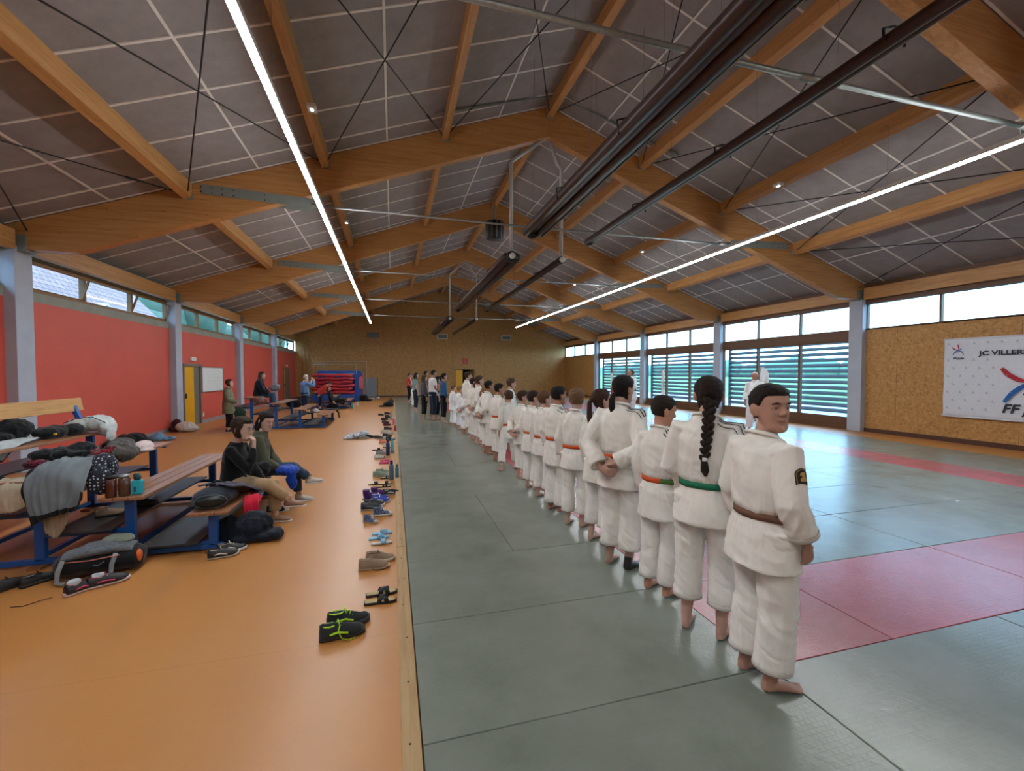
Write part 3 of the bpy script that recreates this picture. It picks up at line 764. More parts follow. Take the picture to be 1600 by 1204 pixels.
HP = [(-1, .016, .074, .03), (-.93, .036, .084, .005), (-.8, .05, .087, -.022), (-.58, .059, .084, -.046), (-.3, .066, .085, -.068), (0, .073, .088, -.09), (.3, .077, .092, -.099), (.55, .074, .087, -.096), (.78, .058, .066, -.078), (.93, .035, .036, -.048), (1, .004, .0, -.012)]
def headpt(x, y, z):
    """unit direction -> point of the head surface, face towards +y, height about .23"""
    for q in range(len(HP)-1):
        if z <= HP[q+1][0] or q == len(HP)-2: break
    a, b = HP[q], HP[q+1]; u = max(0, min(1, (z-a[0])/(b[0]-a[0]))); Wd, Yf, Yb = [a[i]+(b[i]-a[i])*u for i in (1, 2, 3)]
    r = math.hypot(x, y); s_, c_ = (x/r, y/r) if r > 1e-6 else (0, 0)
    mid = (Yf+Yb)/2+.008; Y = mid+(c_*(Yf-mid) if c_ < 0 and False else (abs(c_)**(.85 if c_ > 0 else 1)*(1 if c_ > 0 else -1))*((Yf-mid) if c_ > 0 else (mid-Yb)))
    X = Wd*(abs(s_)**.92)*(1 if s_ > 0 else -1); Z = .116*z
    if c_ > 0:
        f = sm(.2, .7, c_)
        for sx in (-1, 1):
            g = math.exp(-((X-sx*.031)**2/.00016+(Z-.007)**2/.0001)); Y -= .012*g*f
            Y += .004*math.exp(-((X-sx*.042)**2/.0003+(Z+.022)**2/.0003))*f
        Y += .005*math.exp(-((Z-.032)**2)/.00012)*f*(1 if abs(X) < .045 else .3)
        Y -= .005*math.exp(-((Z+.068)**2)/.00006-(X**2)/.0009)*f
        Y -= .012*sm(.04, .075, abs(X))*sm(-.06, .03, Z)
    return X, Y, Z
def sphere_dirs(nu, nv):
    for j in range(nv+1):
        t = pi*j/nv
        for i in range(nu):
            a = 2*pi*i/nu; yield sin(t)*cos(a), sin(t)*sin(a), -cos(t)
def grid_add(mb, pts, nu, nv):
    fs = [(j*nu+i, j*nu+(i+1) % nu, (j+1)*nu+(i+1) % nu, (j+1)*nu+i) for j in range(nv) for i in range(nu)]
    mb.add(pts, fs, True)
def add_head(mb, H, k, fem=False):
    pts = [H @ (Vector(headpt(*d))*k) for d in sphere_dirs(40, 30)]; grid_add(mb, pts, 40, 30)
    g = lambda x, y, z: H @ (Vector((x, y, z))*k)
    mb.tube([g(0, .084, .024), g(0, .094, .004), g(0, .106, -.016), g(0, .1, -.03)], [.0075*k, .009*k, .0125*k, .009*k], 8)
    for sx in (-1, 1): mb.ell(g(sx*.011, .095, -.025), .0085*k, nu=8, nv=6)
    mb.tube([g(-.023, .08, -.052), g(-.008, .0885, -.05), g(.008, .0885, -.05), g(.023, .08, -.052)], [.004*k, .0068*k, .0068*k, .004*k], 7)
    mb.tube([g(-.018, .08, -.0605), g(0, .0875, -.062), g(.018, .08, -.0605)], [.004*k, .0075*k, .004*k], 7)
    mb.ell(g(0, .08, -.098), (.018*k, .01*k, .013*k), nu=8, nv=6)
    R = H.to_3x3()
    for sx in (-1, 1):
        M = R @ Matrix.Rotation(sx*.55, 3, 'Z') @ Matrix.Rotation(.15, 3, 'X')
        mb.ell(g(sx*.083, -.008, -.004), (.0095*k, .022*k, .034*k), M, 10, 8)
        mb.ell(g(sx*.075, .0, -.028), (.008*k, .011*k, .012*k), M, 8, 6)
def add_eyes(H, k, parent, brow, lips=True):
    g = lambda x, y, z: H @ (Vector((x, y, z))*k)
    R = H.to_3x3()
    for sx in (-1, 1):
        e = MB().ell(g(sx*.031, .0725, .008), (.0138*k, .0105*k, .0058*k), R, 10, 8).build('eye', EYEW, parent)
        MB().ell(g(sx*.031, .0805, .0082), (.0062*k, .0034*k, .0054*k), R, 8, 6).build('iris', IRIS, e)
        MB().tube([g(sx*.014, .0915, .028), g(sx*.032, .09, .033), g(sx*.051, .077, .027)], [.003*k, .0042*k, .002*k], 6).build('eyebrow', brow, parent)
    if lips: MB().tube([g(-.021, .0835, -.0555), g(0, .0925, -.0565), g(.021, .0835, -.0555)], [.002*k, .0045*k, .002*k], 6).build('lips', LIP, parent)
def add_hand(mb, W, d, n, k, curl, side, near=True):
    """W wrist, d along the hand, n palm side, side: direction of the thumb; curl 0..1"""
    d = d.normalized(); n = (n-d*n.dot(d)).normalized(); w = (side-d*side.dot(d)-n*side.dot(n)).normalized()
    mb.tube([W-d*.03*k, W, W+d*.04*k, W+d*.08*k, W+d*.09*k], [(.026*k, .021*k), (.026*k, .018*k), (.037*k, .017*k), (.04*k, .014*k), (.036*k, .011*k)], 10, side=w)
    L = [(.043, .027, .021), (.048, .03, .022), (.045, .028, .022), (.036, .022, .02)]
    r0 = .0092*k if near else .0115*k
    for i in range(4):
        off = w*(.029-.0195*i)*k; p = W+d*.082*k+off; ang = .25+curl*.45+.06*i*curl; pts = [p-d*.02*k, p]; a = 0; fd = (d+w*(.1-.07*i)).normalized()
        for s in L[i]:
            a += ang*(1.25 if curl > .5 else 1); dirv = fd*cos(a)+n*sin(a); p = p+dirv*s*k; pts.append(p.copy())
        mb.tube(pts, [r0, r0*1.05, r0, r0*.93, r0*.75], 8)
        mb.ell(pts[-1], r0*.78, nu=8, nv=6)
    p = W+d*.018*k+w*.024*k; t1 = (w*.75+d*.7+n*(.15+.3*curl)).normalized(); q = p+t1*.036*k; t2 = (t1*.5+d*.8+n*(.2+.6*curl)).normalized(); r = q+t2*.03*k; u = r+(t2+n*curl*.5).normalized()*.024*k
    mb.tube([p-t1*.01*k, p, q, r, u], [.012*k, .014*k, .0115*k, .0105*k, .0085*k], 8); mb.ell(u, .0088*k, nu=8, nv=6)
def add_foot(mb, A, ang, k, toes=True, up=0):
    """A ankle joint, foot points along ang in the ground plane; sole on z = A.z - .075k"""
    f = Vector((sin(ang), cos(ang), 0)); s = Vector((f.y, -f.x, 0)); z0 = A.z-.075*k
    P = lambda a, b, c: Vector((A.x, A.y, z0))+f*a*k+s*b*k+Vector((0, 0, c*k))
    mb.tube([P(-.005, 0, .16), P(-.01, 0, .1), P(-.018, 0, .055), P(-.02, 0, .03)], [(.036*k, .037*k), (.032*k, .036*k), (.034*k, .038*k), (.03*k, .034*k)], 10, side=s)
    mb.tube([P(-.052, 0, .026), P(-.03, 0, .028), P(.02, 0, .037), P(.08, 0, .03), (P(.13, 0, .018)), P(.155, 0, .013)], [(.02*k, .016*k), (.032*k, .026*k), (.033*k, .033*k), (.041*k, .026*k), (.045*k, .016*k), (.04*k, .01*k)], 12, side=s)
    if toes:
        for i, (b, l, r) in enumerate([(-.031, .046, .0125), (-.009, .044, .0095), (.008, .038, .009), (.023, .03, .0085), (.036, .02, .008)]):
            b2 = b if up >= 0 else b
            mb.tube([P(.14, b2, .012), P(.152+l*.4, b2*1.02, .0135), P(.152+l, b2*1.02, .0095)], [r*k, r*k, r*k*.85], 7); mb.ell(P(.152+l, b2*1.02, .0095), r*k*.85, nu=7, nv=5)
ARMS = {  # elbow, wrist, palm normal, hand direction, thumb side, curl   (right side, mirrored for the left)
    'side': ((.222, -.03, 1.13), (.228, .05, .885), (-1, 0, 0), (0, .12, -1), (0, 1, 0), .35),
    'fist': ((.215, -.035, 1.13), (.205, .07, .895), (-1, -.2, 0), (-.15, .3, -1), (0, 1, .2), .95),
    'back': ((.245, -.13, 1.13), (.055, -.215, .955), (0, 1, .1), (-1, -.1, -.25), (0, .3, 1), .55),
    'front': ((.235, .0, 1.12), (.07, .2, .97), (0, -1, 0), (-1, .1, -.3), (0, 0, 1), .55),
    'phone': ((.27, .16, 1.28), (.12, .27, 1.5), (-.6, 0, .2), (-.3, .2, 1), (0, -.6, .3), .6),
    'lap': ((.24, .1, 1.12), (.1, .27, .99), (0, 0, -1), (-.7, .7, -.05), (-.6, -.2, .2), .35),
    'hip': ((.29, -.04, 1.16), (.2, .06, .98), (-1, 0, 0), (-.5, .5, -.6), (0, .3, 1), .6),
    'chin': ((.2, .24, 1.17), (.055, .2, 1.43), (0, -.7, .3), (-.1, -.1, 1), (-.4, -1, .2), .7),
}
def person(label, loc, rz, h, arms='side', arml=None, top='gi', bottom='gi', belt=None, hair=('short', '2a1d14'), head=(0, 0), tone='b98266', vox=.008, topmat=None, botmat=None,
           feet='bare', stance=.0, legs=None, pelvis=None, lean=0, stripes=False, face=False, hem=None, girth=1.0, seed=None, group='people', extra=None, hk=1.03, roll=0, cuffs=.13, slv=.84):
    seed = seed if seed is not None else random.uniform(0, 50)
    k = (h/1.75)**.4*hk; s = (h-.232*k)/1.5; wk = s**.75*girth
    T = thing('person', label, 'person', loc, rz, group)
    topmat = topmat or GI; botmat = botmat or topmat
    PV = Vector(pelvis)*s if pelvis else Vector((0, 0, .95*s))
    RL = Matrix.Rotation(-lean, 3, 'X')
    def U(x, y, z): return PV+RL @ Vector((x*wk, y*wk, (z-.95)*s))
    seated = pelvis is not None; kf = (h/1.75)**.8*.94
    near = vox < .009
    # ---- joints of the legs (right, left)
    if legs is None:
        legs = [((.098, 0, .93), (.1+stance, .02, .49), (.098+stance*1.6, -.02, .075), .15), ((-.098, 0, .93), (-.1-stance, .02, .49), (-.098-stance*1.6, -.02, .075), -.15)]
    LG = []
    for hp, kn, an, fa in legs:
        hp = Vector(hp)*s if not seated else PV+Vector((hp[0], hp[1], hp[2]))*s
        kn = Vector(kn)*s; an = Vector((an[0]*s, an[1]*s, an[2]*s)) if abs(an[2]-.075) > .001 else Vector((an[0]*s, an[1]*s, .075*(h/1.75)**.8*.94))
        LG.append((hp, kn, an, fa))
    # ---- arms
    AR = []
    for sx, nm in ((1, arms), (-1, arml or arms)):
        e, w, pn, hd, ts, cu = ARMS[nm] if isinstance(nm, str) else nm
        mi = lambda v: (v[0]*sx, v[1], v[2])
        z = lambda v: RL @ Vector(mi(v))
        AR.append((U(sx*.158, -.01, 1.4), U(*mi(e)), U(*mi(w)) + (Vector((0, .02*sx, .025*sx)) if nm in ('back', 'front') else Vector()), z(pn), z(hd), z(ts), cu, sx))
    # ---- body
    HC = U(0, .018, 1.5)+RL @ Vector((0, .015, .112*k))
    H = Matrix.Translation(HC) @ (RL.to_4x4() @ Matrix.Rotation(-head[0], 4, 'Z') @ Matrix.Rotation(-head[1], 4, 'X') @ Matrix.Rotation(roll, 4, 'Y'))
    b = MB()
    if face:
        for sx in (-1, 1): b.tube([H @ (Vector((sx*.014, .08, .0135))*k), H @ (Vector((sx*.031, .0865, .0175))*k), H @ (Vector((sx*.048, .075, .0125))*k)], [.003*k, .0042*k, .003*k], 6)
    def ring(z, rx, ry, yo, n=18, grow=0): return [U((rx+grow)*cos(2*pi*i/n), (ry+grow)*sin(2*pi*i/n)+yo, z) for i in range(n)]
    b.rings([ring(*q) for q in [(.84, .09, .07, 0), (.9, .13, .088, 0), (.98, .13, .088, 0), (1.08, .11, .078, 0), (1.2, .122, .086, 0), (1.33, .135, .084, -.005), (1.4, .118, .066, -.01), (1.44, .075, .056, -.01), (1.47, .056, .052, -.005)]])
    b.tube([U(0, -.015, 1.42), U(0, -.005, 1.48), HC+H.to_3x3() @ Vector((0, -.018*k, -.06*k))], [.058*wk, .05*wk, .047*wk], 12)
    add_head(b, H, k)
    for hp, kn, an, fa in LG:
        b.tube([hp, hp.lerp(kn, .5), kn, kn.lerp(an, .35), an], [(.07*wk)]+[.06*wk, .045*wk, .048*wk, .034*wk], 12)
        if feet in ('bare', 'sock'): add_foot(b, an, fa, kf, near)
        else: add_foot(b, an, fa, kf*.93, False)
    for sh, el, wr, pn, hd, ts, cu, sx in AR:
        b.tube([sh+Vector((-sx*.03, 0, 0)), sh, sh.lerp(el, .5), el, el.lerp(wr, .4), wr], [.036*wk, .038*wk, .034*wk, .031*wk, .032*wk, .023*wk], 10)
        add_hand(b, wr, hd, pn, k*.98, cu, ts, near)
    bake(b, 'body', skin(tone), T, min(vox, .011) if near else vox*.9, None, 1)
    hm = hairmat(hair[1])
    if face: add_eyes(H, k, T, hm)
    # ---- hair
    N = noise.noise; kind = hair[0]; hb = MB(); tk = {'short': .012, 'buzz': .004, 'curly': .02, 'bob': .019, 'bald': .002}.get(kind, .013)
    nu, nv = (56, 40) if near else (28, 20); pts = []
    low = {'short': -.05, 'buzz': -.04, 'curly': -.055, 'bob': -.09, 'bald': -.03}.get(kind, -.088)
    for x, y, z in sphere_dirs(nu, nv):
        p = Vector(headpt(x, y, z)); fr = sm(-.05, .6, y)
        line = low*(1-fr)+.066*fr
        if -.25 < y < .25 and abs(x) > .6: line = max(line, (.012 if kind not in ('bob', 'long', 'pony', 'braid') else .0))
        if kind == 'bob': line = -.085*(1-sm(.0, .4, y))+.07*sm(.0, .5, y)
        msk = sm(line-.008, line+.014, p.z+.004*N(Vector((x*9, y*9, seed))))
        d = Vector((x, y, z)).normalized()
        t = tk*(.75+.5*sm(-.2, .9, z))
        if kind == 'curly': t += .008*N(Vector((x*7+seed, y*7, z*7)))+.005*N(Vector((x*15, y*15, z*15+seed)))
        elif kind != 'bald': t += .0045*N(Vector((x*16+seed, y*16, z*3)))+.004*N(Vector((x*5, y*5, z*5+seed)))+.003*abs(N(Vector((x*30, y*30, z*6+seed))))
        pts.append(H @ ((p+d*(t*msk-.012*(1-msk)))*k))
    grid_add(hb, pts, nu, nv)
    g = lambda x, y, z: H @ (Vector((x, y, z))*k)
    if kind == 'bob': 
        for sx in (-1, 1): hb.tube([g(sx*.07, .03, .06), g(sx*.083, .0, .0), g(sx*.075, -.01, -.065)], [.02*k, .022*k, .012*k], 8)
    if kind in ('long', 'pony', 'lowpony', 'bun'):
        L = hair[2] if len(hair) > 2 else .3
        if kind == 'long':
            hb.tube([g(0, -.06, .05), g(0, -.085, -.04), g(0, -.075, -.12), g(0, -.08, -.12-L)], [(.07*k, .04*k), (.082*k, .04*k), (.075*k, .035*k), (.035*k, .015*k)], 12, side=H.to_3x3() @ Vector((1, 0, 0)))
            for sx in (-1, 1): hb.tube([g(sx*.045, .01, .085), g(sx*.072, .0, .02), g(sx*.078, -.02, -.08), g(sx*.07, -.03, -.2)], [.02*k, .018*k, .02*k, .01*k], 8)
        elif kind == 'bun': hb.ell(g(0, -.115, .02), .035*k)
        else:
            zt = .03 if kind == 'pony' else -.045
            a0 = g(0, -.09, zt); dn = Vector((0, 0, -1)); bk = (H.to_3x3() @ Vector((0, -1, 0)))
            pts2 = [a0-bk*.02*k, a0+bk*.02*k, a0+bk*.045*k+dn*.05*k, a0+bk*.045*k+dn*L*.45, a0+bk*.02*k+dn*L*.8, a0+bk*.01*k+dn*L]
            hb.tube(pts2, [.022*k, .018*k, .026*k, .03*k, .02*k, .006*k], 10)
    hairo = bake(hb, 'hair', hm, T, .005, None, 1) if near and kind not in ('buzz', 'bald') else hb.build('hair', hm, T)
    if kind == 'braid':
        L = hair[2]; a0 = g(0, -.095, -.03); bk = (H.to_3x3() @ Vector((0, -1, 0))); sd = Vector((cos(.2), -sin(.2), 0)); bm_ = MB(); n = int(L/.021)
        start = U(.0, -.12, 1.45)
        for i in range(n):
            t = i/(n-1); p = a0.lerp(Vector((U(.03, -.155, 1.25).x, U(0, -.16, 1.2).y, a0.z-L)), t); p += bk*.028*sin(t*pi)
            r = (.027-.007*t)*k; sx = 1 if i % 2 else -1
            M = Matrix.Rotation(sx*.75, 3, 'Y')
            bm_.ell(p+Vector((sx*r*.55, 0, 0)), (r*.85, r*.85, r*1.35), M, 10, 8)
        bo = bm_.build('braid', hm, T)
        e = Vector((U(.03, -.155, 1.25).x, U(0, -.16, 1.2).y, a0.z-L))
        MB().tube([e+Vector((0, 0, .008)), e+Vector((0, 0, -.014))], .018, 12).build('hair_tie', PLASTIC_W, bo)
        MB().tube([e, e+Vector((0, 0, -.03)), e+Vector((.005, -.005, -.075)), e+Vector((.01, 0, -.11))], [.014, .021, .025, .008], 10).build('tuft', hm, bo)
    # ---- trousers
    f = MB(); gi = bottom == 'gi'
    zc = cuffs
    wt = 1.0 if gi else .82
    for hp, kn, an, fa in LG:
        kk = kn.lerp(an, 1-zc/.42) if not seated else kn.lerp(an, .8)
        mid = kn.lerp(kk, .5); R = [(.108*wk*wt, .115*wk*wt), (.1*wk*wt, .108*wk*wt), (.091*wk*wt, .098*wk*wt), (.09*wk*wt if gi else .066*wk, .098*wk*wt if gi else .068*wk), (.092*wk if gi else .06*wk, .102*wk if gi else .066*wk)]
        f.tube([hp+Vector((0, 0, .02*s)), hp.lerp(kn, .5), kn, mid, kk], R, 16, side=(1, 0, 0))
    if not seated: f.rings([ring(*q) for q in [(.845, .12, .1, 0), (.88, .175, .13, -.005), (.95, .178, .125, -.01), (1.04, .15, .108, 0)]])
    else: f.rings([ring(*q) for q in [(.87, .165, .13, .0), (.93, .172, .13, -.01), (1.04, .15, .11, 0)]])
    bo = bake(f, 'trousers', botmat, T, vox*1.5 if near else vox*1.25, folds((.0135 if gi else .009)*s, seed, ks=s), 1)
    # dark opening of the trouser legs is left to the recess of the cuff
    for hp, kn, an, fa in LG:
        kk = kn.lerp(an, 1-zc/.42) if not seated else kn.lerp(an, .8)
        if gi and near:
            d = (kk-kn).normalized(); f2 = MB(); n = 22; u, w = Vector((1, 0, 0)), d.cross(Vector((1, 0, 0)))
            rr = []
            for (o_, g_) in ((-.012, .985), (.014, 1.0), (.014, .9), (-.012, .86)):
                rr.append([kk+d*o_*s+(u*.092*wk*cos(2*pi*i/n)+w*.102*wk*sin(2*pi*i/n))*g_ for i in range(n)])
            f2.rings(rr, True, False); f2.build('cuff_hem', botmat, bo)
    # ---- top
    t = MB(); hz = hem
    if top == 'gi':
        hz = hz or .76
        prof = [(hz-.012, .214, .166, -.008), (hz, .214, .166, -.008), (hz+.06, .205, .158, -.01), (.92, .183, .14, -.012), (1.0, .16, .121, -.005), (1.033, .156, .116, 0), (1.07, .17, .13, -.006), (1.2, .176, .134, -.012), (1.33, .178, .126, -.015), (1.4, .158, .102, -.018), (1.445, .112, .084, -.015), (1.48, .078, .074, -.01), (1.5, .068, .068, -.008)]
        rs_ = .075
    elif top == 'coat':
        hz = hz or .78; prof = [(hz, .215, .16, 0), (.95, .2, .15, -.01), (1.1, .185, .14, -.005), (1.3, .18, .13, -.01), (1.4, .158, .1, -.015), (1.46, .11, .085, -.01), (1.49, .085, .078, -.01)]; rs_ = .068
    elif top == 'tee':
        hz = hz or .9; prof = [(hz, .172, .13, 0), (1.05, .162, .124, 0), (1.2, .165, .124, -.005), (1.33, .17, .118, -.01), (1.4, .152, .09, -.015), (1.45, .1, .075, -.01), (1.47, .07, .068, -.01)]; rs_ = .066
    else:
        hz = hz or .9; prof = [(hz, .178, .132, 0), (1.0, .168, .125, 0), (1.15, .168, .125, -.003), (1.33, .165, .116, -.01), (1.4, .148, .088, -.015), (1.45, .1, .075, -.01), (1.475, .07, .068, -.01)]; rs_ = .058
    t.rings([ring(*q, 24) for q in prof])
    sl = {'gi': slv, 'coat': .97, 'tee': -.5}.get(top, .95)
    for sh, el, wr, pn, hd, ts, cu, sx in AR:
        if sl > 0:
            e = el.lerp(wr, sl); hf = el.lerp(wr, sl*.5)
            t.tube([sh+Vector((-sx*.05, 0, -.03))*s, sh+Vector((sx*.005, 0, -.0))*s, sh.lerp(el, .5), el, hf, e], [(rs_+.012)*wk, (rs_-.004)*wk, rs_*wk, (rs_-.004)*wk, rs_*wk*.98, (rs_ if top == 'gi' else rs_*.68)*wk], 14)
        else: t.tube([sh+Vector((-sx*.05, 0, -.03))*s, sh+Vector((sx*.005, 0, 0)), sh.lerp(el, .4), sh.lerp(el, .68)], [(rs_+.01)*wk, rs_*wk, rs_*wk, rs_*1.02*wk], 14)
    nm = {'gi': 'jacket', 'coat': 'coat', 'tee': 't_shirt', 'sweater': 'sweater'}[top]
    to = bake(t, nm, topmat, T, vox*1.35 if near else vox*1.1, folds((.0135 if top == 'gi' else .009)*s, seed+7, 4, 7, 1.028*s if belt else None, s), 1)
    if near and sl > 0 and top == 'gi':
        for sh, el, wr, pn, hd, ts, cu, sx in AR:
            e = el.lerp(wr, sl); d = (wr-el).normalized(); u, w = perp(d); f2 = MB(); n = 20; rr = []
            for (o_, g_) in ((-.012, 1.0), (.012, 1.01), (.012, .88), (-.02, .84)): rr.append([e+d*o_*s+(u*cos(2*pi*i/n)+w*sin(2*pi*i/n))*rs_*wk*g_ for i in range(n)])
            f2.rings(rr, True, False); f2.build('sleeve_hem', topmat, to)
    if top == 'gi':
        lp = MB()
        for sx in (-1, 1):
            lp.tube([U(0, -.074, 1.503), U(sx*.045, -.06, 1.5), U(sx*.073, -.01, 1.485), U(sx*.068, .06, 1.44), U(sx*.03, .118, 1.33), U(-sx*.03, .132, 1.2), U(-sx*.065, .128, 1.07)],
                    [(.026*s, .012*s)]*7, 8, side=None)
        lp.build('lapel', topmat, to)
    # ---- belt
    if belt:
        n = 36; rr = []; bz = 1.028
        bv = BVHTree.FromPolygons([v.co for v in to.data.vertices], [p.vertices[:] for p in to.data.polygons])
        outer = []
        for i in range(n):
            a = 2*pi*i/n; o_ = U(0, 0, bz); dv = (U(cos(a)*.25, sin(a)*.2, bz)-o_); L = dv.length; dv.normalize(); hit = bv.ray_cast(o_+dv*.5, -dv)
            r = (hit[0]-o_).length+.004 if hit[0] and (hit[0]-o_).length < .2*wk else .172*wk
            outer.append((o_, dv, r))
        for (dz, dr) in ((-.021, 0), (-.021, .007), (.021, .007), (.021, 0)):
            rr.append([])
            for i in range(n):
                rm = sum(outer[(i+q) % n][2] for q in (-1, 0, 1))/3
                rr[-1].append(outer[i][0]+outer[i][1]*(rm+dr)+RL @ Vector((0, 0, dz*s)))
        rr.append(rr[0]); be = MB(); be.rings(rr, True, False)
        if isinstance(belt, tuple):     # half one colour, half another
            half = lambda i: 1 if 18 <= (i % n) < 30 else 0
            be.mi = [half(i) for q in range(4) for i in range(n)]
        bel = be.build('belt', list(belt) if isinstance(belt, tuple) else belt, T)
        kn_ = MB(); fy = .15; m0 = belt[0] if isinstance(belt, tuple) else belt
        kn_.ell(U(0, fy, bz), (.03*s, .02*s, .022*s), RL, 8, 6)
        for sx in (-1, 1): kn_.tube([U(0, fy, bz), U(sx*.05, fy+.012, bz-.09), U(sx*.08, fy+.008, bz-.27)], [(.02*s, .005*s)]*3, 8, side=(1, 0, 0))
        kn_.build('belt_knot', m0, bel)
    # ---- shoes / socks
    if feet == 'shoes' or feet == 'sock':
        k = kf
        for i, (hp, kn, an, fa) in enumerate(LG):
            if feet == 'sock' and i == 1: continue
            c = MB(); fv = Vector((sin(fa), cos(fa), 0)); sv = Vector((fv.y, -fv.x, 0)); z0 = an.z-.075*k
            P = lambda a, b_, c_: Vector((an.x, an.y, z0))+fv*a*k+sv*b_*k+Vector((0, 0, c_*k))
            if feet == 'sock':
                c.tube([P(-.005, 0, .13), P(-.012, 0, .09), P(-.02, 0, .055), P(-.02, 0, .03)], [(.04*k, .043*k), (.037*k, .042*k), (.039*k, .044*k), (.034*k, .04*k)], 12, side=sv)
                c.tube([P(-.058, 0, .028), P(-.03, 0, .03), P(.02, 0, .04), P(.08, 0, .032), P(.12, 0, .022)], [(.025*k, .02*k), (.038*k, .031*k), (.038*k, .038*k), (.047*k, .031*k), (.05*k, .021*k)], 12, side=sv)
                bake(c, 'sock', extra or BLACKP, T, .006, None, 1)
            else:
                so = MB(); c.tube([P(-.02, 0, .12), P(-.02, 0, .085), P(-.02, 0, .05)], [(.043*k, .048*k), (.042*k, .048*k), (.042*k, .046*k)], 12, side=sv)
                c.tube([P(-.068, 0, .045), P(-.04, 0, .045), P(.02, 0, .05), (P(.09, 0, .04)), P(.16, 0, .032), P(.19, 0, .028)], [(.028*k, .03*k), (.042*k, .04*k), (.04*k, .048*k), (.048*k, .036*k), (.045*k, .026*k), (.025*k, .014*k)], 14, side=sv)
                sh_ = bake(c, 'shoe', extra or BLACKP, T, .007 if near else .014, None, 1)
                so.tube([P(-.075, 0, .01), P(-.04, 0, .01), P(.03, 0, .01), P(.1, 0, .01), P(.165, 0, .012), P(.2, 0, .014)], [(.025*k, .012*k), (.044*k, .013*k), (.041*k, .012*k), (.05*k, .012*k), (.045*k, .012*k), (.02*k, .009*k)], 12, side=sv)
                so.build('sole', PLASTIC_W, sh_)
    # ---- shoulder stripes
    if stripes:
        bv = BVHTree.FromPolygons([v.co for v in to.data.vertices], [p.vertices[:] for p in to.data.polygons])
        sides = [1, -1] if stripes is True else [stripes]
        for sx in sides:
            sh, el = AR[0 if sx > 0 else 1][0], AR[0 if sx > 0 else 1][1]
            for q in (-1, 0, 1):
                st = MB(); pp = []
                yo = (q*.026-.034)*wk
                A_ = U(sx*.1, 0, 1.5); B_ = U(sx*.21, 0, 1.5)
                for i in range(9):
                    u_ = i/8; ax = .095+.125*u_; dirv = Vector((-sx*.75*u_, 0, -1)).normalized()
                    src = U(sx*(ax+.1*u_-.012), 0, 1.56-.06*u_)+Vector((0, yo-.012*wk, 0)); hit = bv.ray_cast(src, dirv)
                    if hit[0]: pp.append((hit[0]+hit[1]*.003, hit[1]))
                if len(pp) > 2:
                    wd = .0065*s
                    vs = []
                    for (p_, n_) in pp: vs += [p_+Vector((0, -wd, 0)), p_+Vector((0, wd, 0))]
                    st.add(vs, [(2*i, 2*i+1, 2*i+3, 2*i+2) for i in range(len(pp)-1)], True); so = st.build('stripe', STR, to)
                    md = so.modifiers.new('t', 'SOLIDIFY'); md.thickness = .002
    return T, dict(top=to, U=U, AR=AR, H=H, k=k, s=s, wk=wk, LG=LG)
BELT = {'orange': plain('orange belt cotton', 'c9501c', .85, var=.1), 'yellow': plain('yellow belt cotton', 'cf9a2a', .85), 'green': plain('green belt cotton', '0d6b4a', .85, var=.08), 'greenpale': plain('faded green belt cotton', '4f7a3e', .85),
        'brown': plain('brown belt cotton', '6b4a38', .9, var=.1), 'black': plain('black belt cotton', '15161a', .85), 'white': plain('white belt cotton', 'd8d8d8', .85), 'yellowish': plain('orange yellow belt cotton', 'c86a1c', .85)}
# ---------------------------------------------------------------- the line of judoka
LN = 'judoka standing in line'
# young man in front
T, J = person('young man with brown belt and round badge on his sleeve, looking back over his shoulder', (1.99, 1.93, MATZ), -pi/2-.06, 1.66, arms='fist', slv=.68, belt=BELT['brown'], hair=('short', '1d1612'), head=(1.66, -.03), hk=1.12, tone='ad8470', vox=.0065, face=True, seed=3, group=LN, hem=.74, girth=1.08, cuffs=.085)
def sleeve(J, frac, nrm, side=0, base=None):
    """returns a function that lays flat marks on the cloth around a spot of the sleeve (or any base point)"""
    nrm = Vector(nrm).normalized(); tp = J['top']; bv = BVHTree.FromPolygons([v.co for v in tp.data.vertices], [p.vertices[:] for p in tp.data.polygons])
    sh, el = J['AR'][side][0], J['AR'][side][1]; c = base or sh.lerp(el, frac); up = (sh-el).normalized(); up = (up-nrm*up.dot(nrm)).normalized(); sd = up.cross(nrm)
    def decal(name, mat, pts, off, par=None):
        m = MB(); rg = []
        for a, b in pts:
            hit = bv.ray_cast(c+nrm*.3+sd*a+up*b, -nrm); rg.append((hit[0] if hit[0] else c+nrm*.09+sd*a+up*b)+nrm*off)
        cen = Vector((0, 0, 0))
        for p in rg: cen += p
        cen /= len(rg); n = len(pts); m.add(rg+[cen+nrm*.001]+[p-nrm*.004 for p in rg], [(i, (i+1) % n, n) for i in range(n)]+[(i, n+1+i, n+1+(i+1) % n, (i+1) % n) for i in range(n)])
        return m.build(name, mat, par or tp)
    return decal
decal = sleeve(J, .42, (1, .05, .1))
arch = lambda w, h: [(-w, -h), (w, -h), (w, h*.25)]+[(w*cos(a), h*.25+h*.75*sin(a)) for a in [pi*i/8 for i in range(1, 8)]]+[(-w, h*.25)]
bd = decal('badge', plain('black badge', '15140f', .7), arch(.036, .042), .004)
decal('badge_border', plain('gold thread', '8f6f2c', .6), arch(.032, .038), .0055, bd); decal('badge_field', bpy.data.materials['black badge'], arch(.029, .034), .007, bd)
decal('badge_emblem', plain('tan embroidery', 'b08a4a', .7), [(-.016, -.022), (.02, -.022), (.018, -.004), (.008, .006), (.012, .018), (.002, .024), (-.012, .02), (-.018, .008), (-.008, .002), (-.004, -.006), (-.014, -.008)], .0085, bd)
